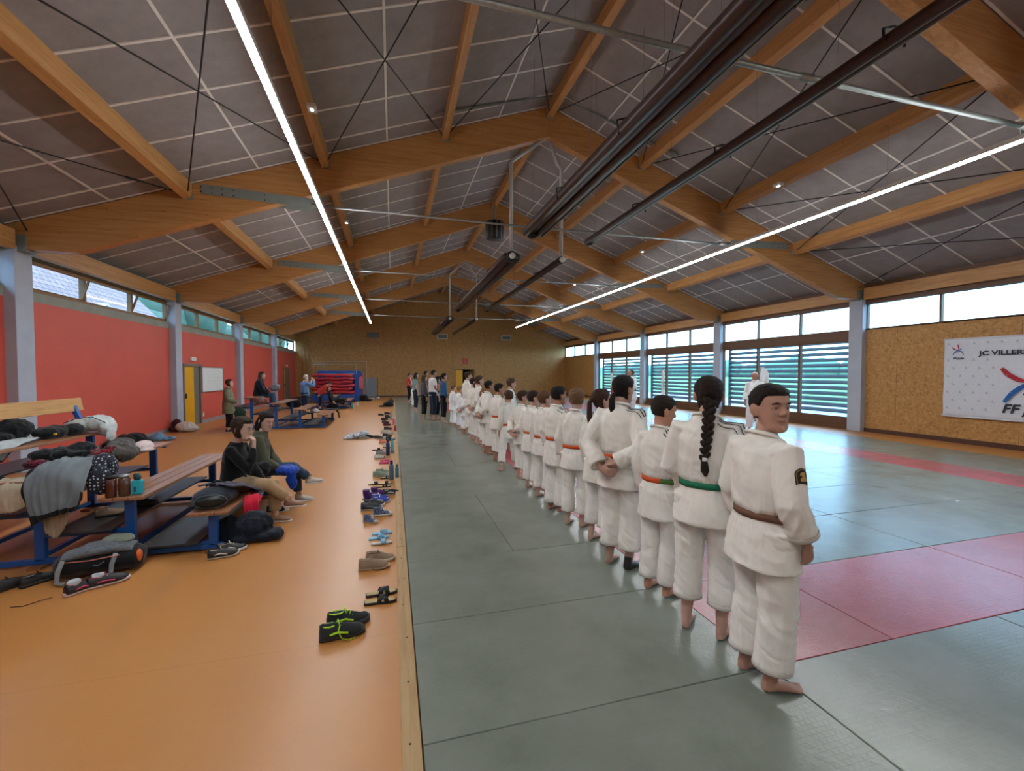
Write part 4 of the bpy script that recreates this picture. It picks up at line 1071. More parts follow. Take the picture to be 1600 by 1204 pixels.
person('girl with thick dark braid down her back and green belt', (2.0, 2.4, MATZ), -pi/2+.62, 1.70, arms='side', arml='front', belt=BELT['green'], hair=('braid', '241913', .36), head=(-.35, .02), tone='bd9784', vox=.0068, seed=11, group=LN, stance=.01, hem=.78, stripes=1, cuffs=.165, girth=1.03)
T, J = person('dark-haired boy in profile with half orange, half green belt', (2.02, 2.94, MATZ), -pi/2+.35, 1.545, belt=(BELT['greenpale'], BELT['orange']), hair=('short', '241a14'), head=(.55, .25), tone='bd8c74', vox=.007, stripes=1, seed=17, group=LN, face=True, hem=.7, cuffs=.06, girth=.93)
decal = sleeve(J, .3, (1, -.35, .3)); lb = decal('sleeve_label', plain('pale woven label', 'c8c8c6', .8), [(-.028, -.022), (.028, -.022), (.028, .022), (-.028, .022)], .003)
for q in range(3): decal('logo_bar', STR, [(-.02+q*.013, -.012), (-.011+q*.013, -.012), (-.013+q*.013-.004, -.002+q*.007), (-.022+q*.013-.004, -.002+q*.007+.003)], .005, lb)
person('tall woman with low dark ponytail, hands clasped behind her, one foot in black sock', (1.96, 3.44, MATZ), -pi/2+.55, 1.70, arms='back', belt=BELT['orange'], hair=('lowpony', '15110f', .24), head=(.25, .08), tone='b08c7a', vox=.007, feet='sock', extra=None, stripes=1, seed=23, group=LN, hem=.75, cuffs=.13, girth=1.06)
person('girl with long brown ponytail partly hidden behind the tall woman', (2.02, 3.98, MATZ), -pi/2+.35, 1.56, belt=BELT['orange'], hair=('pony', '3a2419', .42), head=(.35, 0), tone='bd9784', vox=.008, seed=29, group=LN, hem=.72, cuffs=.15, girth=.92)
person('boy with curly light brown hair and orange belt, seen from behind', (1.99, 4.5, MATZ), -pi/2+.75, 1.545, belt=BELT['orange'], hair=('curly', '6f5238'), head=(-.2, 0), tone='bd9784', vox=.008, seed=31, group=LN, hem=.76, cuffs=.12, girth=.92)
person('stocky boy with short black hair, three shoulder stripes and orange belt', (1.98, 5.05, MATZ), -pi/2+.4, 1.56, belt=BELT['orange'], hair=('short', '16110f'), head=(.2, 0), tone='a87860', vox=.0085, stripes=1, seed=37, group=LN, hem=.68, cuffs=.05, girth=1.02)
person('boy with straight light brown hair and bright orange belt', (2.0, 5.62, MATZ), -pi/2+.5, 1.47, belt=BELT['orange'], hair=('short', '5a4028'), head=(.3, 0), tone='bd9784', vox=.0095, seed=41, group=LN, hem=.74, cuffs=.1, girth=.92)
person('boy with dark brown hair and yellow-tipped orange belt', (2.0, 6.12, MATZ), -pi/2+.45, 1.46, belt=BELT['yellowish'], hair=('short', '2a1c14'), head=(.4, 0), tone='bd9784', vox=.0095, seed=43, group=LN, hem=.7, cuffs=.09, girth=.95)
person('boy with brown hair holding his hands clasped behind his back', (2.02, 6.72, MATZ), -pi/2+.3, 1.44, arms='back', belt=BELT['orange'], hair=('short', '3a281b'), head=(.45, 0), tone='bd9784', vox=.0095, seed=47, group=LN, hem=.72, cuffs=.14, girth=.9)
# boy stepping away from the line
person('boy with short brown hair seen from behind, legs apart, stepping out of the line', (1.98, 7.35, MATZ), .12, 1.42, belt=BELT['orange'], hair=('short', '4a3424'), head=(0, 0), tone='bd9784', vox=.01, stripes=False, seed=53, group=LN, hem=.74, stance=.07, cuffs=.12, girth=.9,
       legs=[((.095, 0, .93), (.14, .06, .5), (.2, .1, .075), .1), ((-.095, 0, .93), (-.17, -.04, .49), (-.24, -.12, .11), -.2)])
V2 = .0125
person('boy with black hair and blue shoulder patch looking right', (1.98, 8.2, MATZ), -pi/2+.25, 1.52, belt=BELT['orange'], hair=('short', '120e0d'), head=(.15, 0), tone='a97a62', vox=V2, seed=59, group=LN, hem=.75, cuffs=.14)
person('taller boy with wavy brown hair standing just beyond the black-haired boy', (2.5, 9.2, MATZ), -pi/2+.1, 1.6, belt=BELT['white'], hair=('curly', '4f3a28'), head=(0, 0), tone='bd9784', vox=V2, topmat=GIW, seed=61, group=LN, cuffs=.14)
person('dark-haired judoka with hands behind back, left of the boy with the blue patch', (1.95, 9.0, MATZ), -pi/2+.2, 1.56, arms='back', belt=BELT['yellow'], hair=('short', '1b1411'), tone='a97a62', vox=V2, seed=67, group=LN, cuffs=.14)
person('girl with light brown ponytail half hidden in the line', (2.02, 9.65, MATZ), -pi/2+.2, 1.42, belt=BELT['yellow'], hair=('pony', '8a6238', .25), tone='c0907a', vox=V2, seed=71, group=LN, cuffs=.14)
person('woman with brown hair tied back and yellow belt, hand behind her', (2.0, 10.3, MATZ), -pi/2+.15, 1.66, arms='back', belt=BELT['yellow'], hair=('lowpony', '4a3122', .16), tone='bd9784', vox=V2, seed=73, group=LN, cuffs=.12)
person('dark-haired judoka behind the woman with the yellow belt', (2.0, 11.1, MATZ), -pi/2+.15, 1.6, belt=BELT['white'], hair=('short', '221813'), tone='bd9784', vox=.015, seed=79, group=LN, cuffs=.08)
person('tall judoka with brown hair standing out above the small children', (2.05, 12.2, MATZ), -pi/2+.1, 1.76, belt=BELT['white'], hair=('short', '35241a'), tone='bd9784', vox=.015, seed=83, group=LN, cuffs=.12)
person('small girl with loose brown hair in white judogi', (1.98, 12.3, MATZ), -pi/2+.2, 1.28, arms='back', belt=BELT['white'], hair=('long', '5c4028', .1), tone='c0907a', vox=.015, topmat=GIW, seed=87, group=LN, cuffs=.1, hem=.7)
person('small fair-haired girl with pigtails and blue print on her shoulder', (1.97, 13.2, MATZ), -pi/2+.2, 1.33, belt=BELT['white'], hair=('curly', '8a6a45'), tone='c89a84', vox=.016, topmat=GIW, seed=89, group=LN, cuffs=.1, hem=.7)
person('small child in white judogi, first of the children next to the blue hoodie', (1.9, 14.1, MATZ), -pi/2+.25, 1.34, belt=BELT['white'], hair=('short', '6a4a32'), tone='c89a84', vox=.016, topmat=GIW, seed=91, group=LN, cuffs=.05, hem=.7)
# adults and children without judogi
NAVY = fabric('navy cloth', '1a2030', 250); BLK = fabric('black cloth', '121214', 250, var=.15); BLU = fabric('blue hooded sweatshirt', '2f5578', 250); GRY = fabric('dark grey knit', '4a4c58', 200)
REDT = fabric('red jersey', 'a8281f', 250); CORAL = fabric('coral shirt', 'd8684a', 250); WT = fabric('white t-shirt cotton', 'd4d3d0', 250); JEAN = fabric('dark denim', '1c2c3e', 200); DKP = fabric('dark plum top', '241c28', 250); TEAL = fabric('pale teal shirt', '6f8f92', 250)
AD = 'adults and children beside the line'
person('woman in blue hooded top and black trousers among the children', (1.7, 15.1, MATZ), -pi/2+.2, 1.72, arms='side', top='sweater', topmat=BLU, bottom='trousers', botmat=BLK, hair=('pony', '1a1310', .22), tone='bd9784', vox=.013, group=AD, girth=1.0)
person('dark-clothed child standing in front of the woman in the blue top', (1.98, 14.7, MATZ), -pi/2, 1.32, top='tee', topmat=DKP, bottom='trousers', botmat=BLK, hair=('short', '6a4630'), tone='c0907a', vox=.016, group=AD, head=(.3, 0))
person('girl in coral shirt with long dark hair behind the blue top', (1.6, 16.2, MATZ), -pi/2, 1.6, top='tee', topmat=CORAL, bottom='trousers', botmat=BLK, hair=('long', '1a1310', .2), tone='bd9784', vox=.016, group=AD)
person('man in white T-shirt and navy trousers standing tall at the near end of the adults', (1.42, 16.0, MATZ), -pi/2+.25, 1.83, arms='front', top='tee', topmat=WT, bottom='trousers', botmat=NAVY, hair=('short', '1c1411'), head=(.1, 0), tone='ad8470', vox=.012, group=AD, girth=1.12, hem=.86)
person('woman in dark grey top and black trousers left of the man in the white T-shirt', (1.12, 16.4, MATZ), -pi/2+.2, 1.66, top='sweater', topmat=GRY, bottom='trousers', botmat=BLK, hair=('long', '4f382a', .15), tone='bd9784', vox=.013, group=AD, girth=1.0)
person('child in white judogi with dark hair in front of the man in the white T-shirt', (1.78, 16.3, MATZ), -pi/2-.1, 1.42, belt=BELT['white'], hair=('short', '181210'), tone='ad8470', vox=.015, topmat=GIW, group=AD, cuffs=.07)
person('person in pale teal shirt with dark hair farther back', (.98, 19.6, MATZ), -pi/2+.2, 1.74, top='tee', topmat=TEAL, bottom='trousers', botmat=NAVY, hair=('long', '1a1310', .1), tone='bd9784', vox=.018, group=AD)
person('dark-haired person mostly hidden behind the person in teal', (1.55, 21.5, MATZ), -pi/2+.2, 1.82, top='tee', topmat=GRY, bottom='trousers', botmat=NAVY, hair=('short', '1a1310'), tone='ad8470', vox=.018, group=AD)
person('person in white top standing behind the one in red', (1.05, 27.5, MATZ), -pi/2+.2, 1.66, arms='front', top='tee', topmat=WT, bottom='trousers', botmat=BLK, hair=('short', '1a1310'), tone='bd9784', vox=.02, group=AD)
person('person in red T-shirt and black trousers, farthest at the back wall', (.9, 25.5, MATZ), -pi/2-.1, 1.72, arms='front', top='tee', topmat=REDT, bottom='trousers', botmat=BLK, hair=('short', '2a1c14'), tone='ad8470', vox=.018, group=AD, feet='bare')
person('very small child in white judogi left of the adults', (1.0, 22.6, MATZ), -pi/2+.2, 1.12, belt=BELT['white'], hair=('short', '6a4a32'), tone='c89a84', vox=.017, topmat=GIW, group=AD, cuffs=.08)
# teachers
T, J = person('white-haired judo teacher with black belt standing before the louvered windows', (10.05, 10.1, MATZ), pi/2+.45, 1.76, belt=BELT['black'], hair=('bald', 'c9c4bc'), head=(0, 0), tone='b77d68', vox=.009, topmat=GIW, seed=97, group='judo teachers', face=True, hem=.74, girth=1.08, stance=.03, stripes=-1, cuffs=.08)
decal = sleeve(J, 0, (-.1, 1, 0), 0, J['U'](-.085, 0, 1.33)); decal('chest_emblem', plain('navy embroidery', '2a2f52', .7), [(-.03, -.02), (-.005, -.006), (.02, -.026), (.014, 0), (.03, .02), (.004, .012), (-.01, .03), (-.014, .006)], .004)
person('judo teacher with short brown hair and black belt, head bowed, beyond the tall woman', (8.4, 14.0, MATZ), pi/2-.15, 1.84, arms='front', belt=BELT['black'], hair=('buzz', '3a2a20'), head=(.0, -.45), tone='ad8470', vox=.012, topmat=GIW, seed=101, group='judo teachers', hem=.72, girth=1.1, cuffs=.05)
# ---------------------------------------------------------------- stepped benches
OAKW = NT('varnished bench boards'); _v = OAKW.coord((14, .9, 14)); _n = OAKW.noise(_v, 2.5, 6, .65, .6)
OAKW.color(OAKW.ramp(_n, [(.3, '7a4f33'), (.5, '8f6242'), (.75, 'a07350')])); OAKW.rough(.35); OAKW.b.inputs['Specular IOR Level'].default_value = .6; OAKW = OAKW.m
PINEB = NT('honey pine boards'); _v = PINEB.coord((14, .9, 14)); _n = PINEB.noise(_v, 2.5, 6, .65, .6)
PINEB.color(PINEB.ramp(_n, [(.3, '9a6c34'), (.5, 'b5854a'), (.75, 'c4965a')])); PINEB.rough(.45); PINEB = PINEB.m
STEP = plain('black rubber step board', '2e2d2c', .42, var=.15, nscale=30)
SKID = plain('brown wooden skid', '8a5a36', .55, var=.15)
def bleacher(x, y, rows, L, lab, backrest=True, near=True, rz=0):
    t = thing('tiered_bench', lab, 'bench', (x, y, 0), rz, 'blue and wood tiered benches')
    for i in range(rows):
        px = -.69*i; h = .42+.2*i
        for k, yy in enumerate((0, L)):
            MB().box(px-.04, px+.04, yy-.025, yy+.025, .05, h-.05).build('post', BLUEST, t, bevel=.006)
            MB().box(px-.15, px+.15, yy-.03, yy+.03, h-.055, h-.03).build('seat_bracket', BLUEST, t)
        for k in range(3):
            MB().box(px-.175+k*.118, px-.175+k*.118+.112, -.16, L+.16, h-.03, h).build('seat_board', OAKW if i < 9 else PINEB, t, bevel=.006)
        if i < rows:
            z = .12+.2*i
            if i < rows-1 or rows > 3:
                st = MB().box(px-.6, px-.1, -.1, L+.1, z-.02, z).build('step_board', STEP, t, bevel=.004)
                sc = MB()
                for q in (.03, L*.5, L-.03): sc.tube([(px-.56, q, z), (px-.56, q, z+.003)], .012, 7)
                sc.build('screw', STEEL, st)
                MB().box(px-.65, px-.04, -.02, .02, z-.06, z-.02).build('step_bar', BLUEST, t); MB().box(px-.65, px-.04, L-.02, L+.02, z-.06, z-.02).build('step_bar', BLUEST, t)
                MB().bar((px-.35, .02, z-.045), (px-.35, L-.02, z-.045), .1, .04).build('step_joist', SKID, t)
        MB().box(px-.05, px+.05, -.1, .14, 0, .022).build('foot_block', SKID, t); MB().box(px-.05, px+.05, L-.14, L+.1, 0, .022).build('foot_block', SKID, t)
    w = -.69*(rows-1)
    for yy in (0, L): MB().box(w-.1, .08, yy-.025, yy+.025, .022, .07).build('runner', BLUEST, t, bevel=.004)
    for i in range(1, rows): MB().box(-.69*i-.02, -.69*i+.02, .05, L-.05, .07, .11).build('long_rail', BLUEST, t)
    if backrest:
        for yy in (0, L): MB().bar((w-.02, yy, .42+.2*(rows-1)-.06), (w-.2, yy, 1.42), .05, .06, up=(0, 1, 0)).build('back_post', BLUEST, t)
        MB().box(-.015, .015, -.5, L+.02, 0, .17).build('backrest', PINEB, t, loc=(w-.15, .12, 1.28), rot=(0, -.18, 0), bevel=.004)
    return t
bleacher(-1.74, 4.93, 4, 1.95, 'nearest tiered bench with blue steel frame and wooden seats, cluttered with clothes')
bleacher(-2.18, 15.15, 4, 2.2, 'second tiered bench with blue frame, the woman in jeans sits on its top row', False)
bleacher(-2.2, 22.9, 3, 2.0, 'farthest tiered bench in front of the red mat stack', False)

# ---------------------------------------------------------------- seated and standing spectators
OLV = fabric('olive jacket cloth', '4a4a38', 220); KNIT = fabric('black knit', '0d0d0f', 200, .95, .2); BEI = fabric('beige trousers', 'a08464', 260); DEN = fabric('blue denim', '2c4258', 260); COATG = fabric('olive green coat', '6a6a50', 220)
SKYB = fabric('light blue sweater', '5c7ea8', 220); NAVJ = fabric('navy padded jacket', '10151f', 200)
seatL = lambda h: [((.09, .05, -.02), (.1, .42, h/1.0+.0), (.1, .48, .075), .1), ((-.09, .05, -.02), (-.1, .42, h), (-.1, .5, .075), -.1)]
SP = 'spectators on the left side'
crossA = [((.09, .05, -.01), (.06, .44, .5), (.0, .66, .27), -.1), ((-.09, .05, -.03), (-.06, .45, .46), (-.05, .47, .075), .0)]
T, J = person('woman with short brown hair, black top, beige trousers, hand at her mouth', (-1.8, 5.68, 0), -pi/2-.12, 1.66, arms='chin', arml='lap', top='sweater', topmat=KNIT, bottom='trousers', botmat=BEI, hair=('bob', '2e2016'), head=(.12, .0), tone='c09a86', vox=.0072, feet='shoes', extra=plain('tan leather shoe', '8c6a50', .5), pelvis=(0, 0, .52), legs=crossA, lean=.12, face=True, group=SP, hem=.86, girth=1.06, hk=1.14)
MB().ell(J['H'] @ Vector((.083, -.012, -.045)), .006).ell(J['H'] @ Vector((-.083, -.012, -.045)), .006).build('earring', PLASTIC_W, T)
gl = MB()
for sx in (-1, 1):
    pts = [J['H'] @ Vector((sx*.033+.024*cos(a), .1, .006+.018*sin(a))) for a in [2*pi*i/12 for i in range(13)]]; gl.tube(pts, .0016, 5)
    gl.tube([J['H'] @ Vector((sx*.058, .098, .01)), J['H'] @ Vector((sx*.084, .0, .01))], .0016, 5)
gl.build('glasses', STEEL, T)
crossB = [((.09, .05, -.01), (.05, .46, .52), (-.04, .66, .32), -.15), ((-.09, .05, -.03), (-.08, .45, .46), (-.06, .52, .075), .1)]
person('long-haired woman in olive jacket and jeans sitting beside the one in beige trousers', (-1.74, 6.4, 0), -pi/2+.1, 1.66, arms='lap', arml='lap', top='coat', topmat=OLV, bottom='trousers', botmat=DEN, hair=('long', '1d1512', .12), head=(.75, .12), tone='c09a86', vox=.0078, feet='shoes', extra=plain('white canvas shoe', 'b9b6ae', .7), pelvis=(0, 0, .52), legs=crossB, lean=.12, face=True, group=SP, hem=.86)
seatU = [((.09, .05, -.02), (.1, .42, .9), (.1, .46, .6), .1), ((-.09, .05, -.02), (-.1, .42, .9), (-.1, .46, .6), -.1)]
person('woman in navy jacket and jeans sitting up on the second bench', (-4.25, 15.95, 0), -pi/2+.1, 1.66, arms='lap', arml='lap', top='coat', topmat=NAVJ, bottom='trousers', botmat=DEN, hair=('long', '3a2a20', .06), head=(.1, -.15), tone='c09a86', vox=.012, feet='shoes', extra=BLACKP, pelvis=(0, 0, 1.12), legs=[((.09, .05, -.02), (.1, .42, 1.1), (.1, .44, .72), .1), ((-.09, .05, -.02), (-.1, .42, 1.1), (-.1, .46, .72), -.1)], lean=.1, group=SP, hem=.84, girth=1.15)
person('person in olive green coat standing at the left end of the second bench', (-4.75, 14.75, 0), -pi/2+.15, 1.58, arms='front', top='coat', topmat=COATG, bottom='trousers', botmat=BLK, hair=('bob', '2a1812'), head=(.1, -.1), tone='c09a86', vox=.012, feet='shoes', extra=BLACKP, group=SP, hem=.62, girth=1.12, cuffs=.1)
person('grey-haired person in light blue sweater and dark jeans taking a photo', (-3.75, 20.9, 0), -pi/2+.7, 1.64, arms='phone', arml='phone', top='sweater', topmat=SKYB, bottom='trousers', botmat=JEAN, hair=('short', '8a8072'), head=(.1, -.05), tone='c09a86', vox=.013, feet='shoes', extra=BLACKP, group=SP, hem=.84, girth=1.35)
person('person in pale hat holding up a phone beside the light blue sweater', (-4.0, 22.4, 0), -pi/2+.5, 1.7, arms='phone', arml='side', top='tee', topmat=fabric('grey white top', 'a8a6a2', 200), bottom='trousers', botmat=NAVY, hair=('buzz', 'c8c2b8'), head=(0, 0), tone='c09a86', vox=.016, feet='shoes', extra=BLACKP, group=SP)
person('person in red jacket and black trousers bending forward at the farthest bench', (-3.35, 22.3, 0), -pi/2+.15, 1.55, arms='side', top='coat', topmat=REDT, bottom='trousers', botmat=BLK, hair=('short', '3a281c'), head=(0, 0), tone='bd9784', vox=.015, feet='shoes', extra=BLACKP, group=SP, lean=.75, hem=.84)
person('boy in black lying back on the farthest bench beside the red jacket', (-2.85, 22.6, 0), -pi/2+.05, 1.5, arms='side', top='coat', topmat=BLK, bottom='trousers', botmat=BLK, hair=('short', '3a281c'), head=(0, -.1), tone='bd9784', vox=.015, feet='shoes', extra=BLACKP, group=SP, pelvis=(0, 0, .55), legs=[((.09, .05, -.02), (.1, .4, .42), (.1, .75, .25), .1), ((-.09, .05, -.02), (-.1, .4, .42), (-.1, .75, .25), -.1)], lean=-.3, hem=.86)

# ---------------------------------------------------------------- clothes and bags
def N3(x, y, z): return noise.noise(Vector((x, y, z)))
def blob(name, label, cat, loc, shapes, mat, vox=.012, amp=.012, seed=0, group=None, fr=12, sm_=2, parts=()):
    t = thing(name, label, cat, loc, 0, group); m = MB()
    for sp_ in shapes:
        if sp_[0] == 'e': m.ell(sp_[1], sp_[2], Matrix.Rotation(sp_[3], 3, 'Z') if len(sp_) > 3 else None, 12, 9)
        else: m.tube(sp_[1], sp_[2], 10, side=sp_[3] if len(sp_) > 3 else None)
    bake(m, 'body' if not parts else 'shell', mat, t, vox, lambda x, y, z: 1.35*amp*(.45-1.9*abs(N3(x*fr*.8+seed+z*3, y*fr*.8, z*fr*.5)))+amp*.8*(.3-1.3*abs(N3(x*fr*2, y*fr*1.6+seed, z*fr*1.2+seed)))+amp*.3*N3(x*fr*4, y*fr*4, z*fr*4), 1)
    return t
def cloth(name, label, cat, rows, mats, amp=.015, seed=0, group=None, nu=26, nv=26, loc=(0, 0, 0), thick=.006, fq=7, band=None, parent=None):
    """draped sheet: rows of control points interpolated, with folds"""
    R = [[Vector(p) for p in r] for r in rows]
    def li(a, t):
        n = len(a)-1; f = t*n; i = min(int(f), n-1); u = f-i
        p0, p1, p2, p3 = a[max(i-1, 0)], a[i], a[i+1], a[min(i+2, n)]
        return .5*((2*p1)+(p2-p0)*u+(2*p0-5*p1+4*p2-p3)*u*u+(3*p1-p0-3*p2+p3)*u**3)
    P = []
    for j in range(nv+1):
        cr = [li(r, j/nv) for r in zip(*R)] if False else None
        row = [li([R[a][b] for a in range(len(R))], j/nv) for b in range(len(R[0]))]
        P.append([li(row, i/nu) for i in range(nu+1)])
    vs = []
    for j in range(nv+1):
        for i in range(nu+1):
            p = P[j][i]; du = P[j][min(i+1, nu)]-P[j][max(i-1, 0)]; dv = P[min(j+1, nv)][i]-P[max(j-1, 0)][i]
            n = du.cross(dv); n = n.normalized() if n.length > 1e-9 else Vector((0, 0, 1))
            vs.append(p+n*amp*(sin(i/nu*fq*2*pi+3*N3(j*.12, seed, i*.05))*(.3+.7*j/nv)*.6+1.2*N3(i*.22, j*.16, seed)))
    m = MB(); m.add(vs, [(j*(nu+1)+i, j*(nu+1)+i+1, (j+1)*(nu+1)+i+1, (j+1)*(nu+1)+i) for j in range(nv) for i in range(nu)], True)
    if band:
        for j in range(nv):
            for i in range(nu):
                if band(i/nu, j/nv): m.mi[j*nu+i] = 1
    o = m.build(name, mats, parent, loc=loc)
    s = o.modifiers.new('t', 'SOLIDIFY'); s.thickness = thick; s.offset = 1
    if label: tag(o, label, cat, group)
    return o
GJ = fabric('grey jersey jacket', '6c7478', 240); BLC = fabric('black nylon', '101113', 200, .7, .2); CREAM = fabric('cream cloth', '9a8a72', 220); WHB = fabric('white nylon', 'b6bbb8', 180, .7); PURP = fabric('plum knit with flecks', '2f2836', 180, c2='4a4652')
REDL = fabric('bright red lining', 'c01f38', 220); NVY = fabric('dark navy nylon', '0e1622', 180, .7, .2); DOTS = None
def dots():
    t = NT('navy cloth with white dots'); v = t.new('TexVoronoi'); t.link(t.coord((1, 1, 1)), v.inputs['Vector']); v.inputs['Scale'].default_value = 34
    v.inputs['Randomness'].default_value = .25; t.color(t.mix(t.math('LESS_THAN', v.outputs['Distance'], .28), '141722', 'b8bcc4')); t.rough(.85); return t.m
DOTS = dots()
SC_ = 'clothes heaped on the nearest bench'
cloth('grey_jacket', 'grey hooded jacket with black hem hanging over the near end of the third row', 'jacket',
      [[(-3.086, 5.25, .87), (-2.964, 5.3, .9), (-2.842, 5.3, .93), (-2.728, 5.25, .88)], [(-3.086, 4.9, .93), (-2.964, 4.9, .98), (-2.842, 4.9, 1.0), (-2.690, 4.9, .93)], [(-3.101, 4.74, .86), (-2.964, 4.72, .9), (-2.820, 4.7, .88), (-2.660, 4.72, .78)], [(-3.086, 4.7, .66), (-2.964, 4.68, .62), (-2.820, 4.68, .66), (-2.683, 4.7, .64)], [(-3.040, 4.7, .44), (-2.934, 4.68, .5), (-2.820, 4.68, .53), (-2.713, 4.7, .56)]],
      [GJ, BLC], .02, 3, SC_, 34, 34, band=lambda u, v: v > .88 or u < .045 or (u > .93 and v > .6), thick=.012)
cloth('beige_trousers', 'beige cloth hanging below the grey jacket', 'trousers', [[(-3.002, 4.95, .84), (-2.903, 4.95, .84), (-2.804, 4.95, .84)], [(-3.017, 4.77, .8), (-2.910, 4.76, .8), (-2.804, 4.77, .8)], [(-3.009, 4.76, .55), (-2.903, 4.75, .5), (-2.796, 4.76, .58)], [(-2.979, 4.75, .36), (-2.903, 4.76, .3), (-2.819, 4.75, .44)]], [CREAM], .015, 9, SC_, 20, 24)
cloth('beige_sleeve', 'pale beige sleeve hanging left of the grey jacket', 'sleeve', [[(-3.35, 4.90, .84), (-3.20, 4.90, .84), (-3.05, 4.90, .85)], [(-3.40, 4.75, .74), (-3.22, 4.74, .78), (-3.08, 4.75, .8)], [(-3.34, 4.75, .56), (-3.20, 4.74, .56), (-3.10, 4.75, .6)]], [fabric('pale beige cloth', 'b0a58e', 220)], .02, 19, SC_, 16, 16)
blob('polka_dot_bag', 'dark bag with white dots squeezed beside the grey jacket', 'bag', (-2.66, 4.98, .86), [('e', (0, 0, .02), (.1, .13, .13)), ('e', (.03, -.12, -.09), (.09, .09, .14))], DOTS, .01, .01, 2, SC_)
blob('black_pullover', 'black pullover lying on top of the grey jacket', 'pullover', (-2.98, 5.02, 1.02), [('e', (0, 0, 0), (.2, .14, .06)), ('e', (.1, .06, .04), (.1, .1, .05)), ('e', (-.14, -.03, .0), (.1, .1, .05))], BLC, .011, .016, 5, SC_)
blob('red_check_shirt', 'red and black shirt crumpled behind the black pullover', 'shirt', (-3.0, 5.42, .92), [('e', (0, 0, 0), (.24, .12, .07)), ('e', (.15, .03, .03), (.1, .1, .06))], fabric('red and black check', '8a1f26', 200, c2='171314'), .011, .016, 7, SC_)
blob('grey_bundle', 'brown-grey fleece bundle heaped behind the dotted bag', 'fleece', (-2.8, 5.55, .93), [('e', (0, 0, 0), (.13, .2, .1)), ('e', (-.05, .1, .05), (.12, .12, .08))], fabric('taupe fleece', '4f4a46', 120), .012, .018, 11, SC_)
blob('cotton_cap', 'pale pink and white cap lying behind the fleece bundle', 'hat', (-2.86, 6.1, .9), [('e', (0, 0, 0), (.1, .11, .07)), ('e', (.07, -.08, -.03), (.07, .08, .02))], fabric('pale pink cotton', 'c8b4b0', 200), .009, .006, 13, SC_)  # soft cotton cap, dome with a flat peak
# top row
t = blob('white_bag', 'white nylon bag slumped over the far end of the top row', 'bag', (-3.68, 6.68, 1.08), [('e', (-.1, -.03, .04), (.14, .16, .09)), ('e', (.05, .03, .06), (.16, .16, .1)), ('e', (.16, .0, -.0), (.08, .13, .12)), ('e', (.2, -.02, -.1), (.03, .1, .08))], WHB, .01, .012, 17, SC_, 8, parts=1)
MB().tube([(-.2, -.15, .08), (-.08, -.15, .13), (.08, -.13, .15), (.2, -.1, .07)], .005, 6).build('zip', BLACKP, t)
t = blob('black_bag', 'black soft bag with small yellow tag in front of the white bag', 'bag', (-3.8, 6.3, 1.09), [('e', (-.03, -.05, 0), (.13, .22, .075)), ('e', (.05, .15, .0), (.11, .13, .07))], BLC, .01, .01, 19, SC_, 8, parts=1)
MB().box(.08, .1, -.2, -.17, -.02, .0).build('tag', BELT['yellow'], t)
blob('black_cap_bag', 'black hooded garment at the left edge of the photo on the top row', 'garment', (-3.98, 5.95, 1.14), [('e', (0, 0, .02), (.16, .16, .12)), ('e', (-.1, .1, .0), (.14, .16, .1)), ('e', (0, -.2, -.05), (.14, .12, .06))], BLC, .01, .014, 21, SC_)
cloth('white_cardigan', 'pale cloth with black trim hanging over the top row at the left edge', 'cardigan', [[(-3.951, 5.95, 1.06), (-3.867, 5.98, 1.07), (-3.769, 6.00, 1.06)], [(-3.937, 5.70, 1.06), (-3.839, 5.72, 1.08), (-3.727, 5.75, 1.04)], [(-3.895, 5.45, 1.05), (-3.797, 5.46, 1.06), (-3.685, 5.52, 1.0)], [(-3.867, 5.32, .96), (-3.769, 5.32, .93), (-3.671, 5.36, .9)]], [fabric('pale grey jersey', 'a2a8a8', 200), BLC], .012, 23, SC_, 18, 18, band=lambda u, v: v > .9 or u > .93)
blob('pink_pouch', 'pink and black pouch under the pale cloth at the left edge', 'pouch', (-3.42, 5.35, .88), [('e', (0, 0, 0), (.08, .1, .045))], fabric('magenta nylon', '7a2440', 180, c2='1a1214'), .01, .01, 25, SC_)
t = thing('hanging_strap', 'black bag straps dangling at the left edge below the pink pouch', 'strap', (-3.28, 4.98, .84), 0, SC_)
MB().tube([(-.14, 0, .0), (-.12, -.04, -.14), (-.02, -.05, -.27), (.06, -.03, -.2)], (.018), 6).build('strap', BLC, t); MB().tube([(-.2, 0, .0), (-.16, -.05, -.1), (-.04, -.05, -.24)], .012, 6).build('strap', BLC, t)
blob('blue_jacket', 'bright blue jacket on the lap of the long-haired woman', 'jacket', (-1.33, 6.2, .5), [('e', (0, 0, 0), (.14, .12, .07)), ('e', (.06, -.08, -.1), (.07, .05, .14))], fabric('bright blue nylon', '0f3a9a', 180, .6), .01, .012, 29, SC_)
blob('black_handbag', 'black handbag held between the two seated women', 'handbag', (-1.62, 6.02, .56), [('e', (0, 0, 0), (.13, .07, .09)), ('e', (.05, .02, .05), (.08, .06, .05))], BLC, .01, .01, 30, SC_)
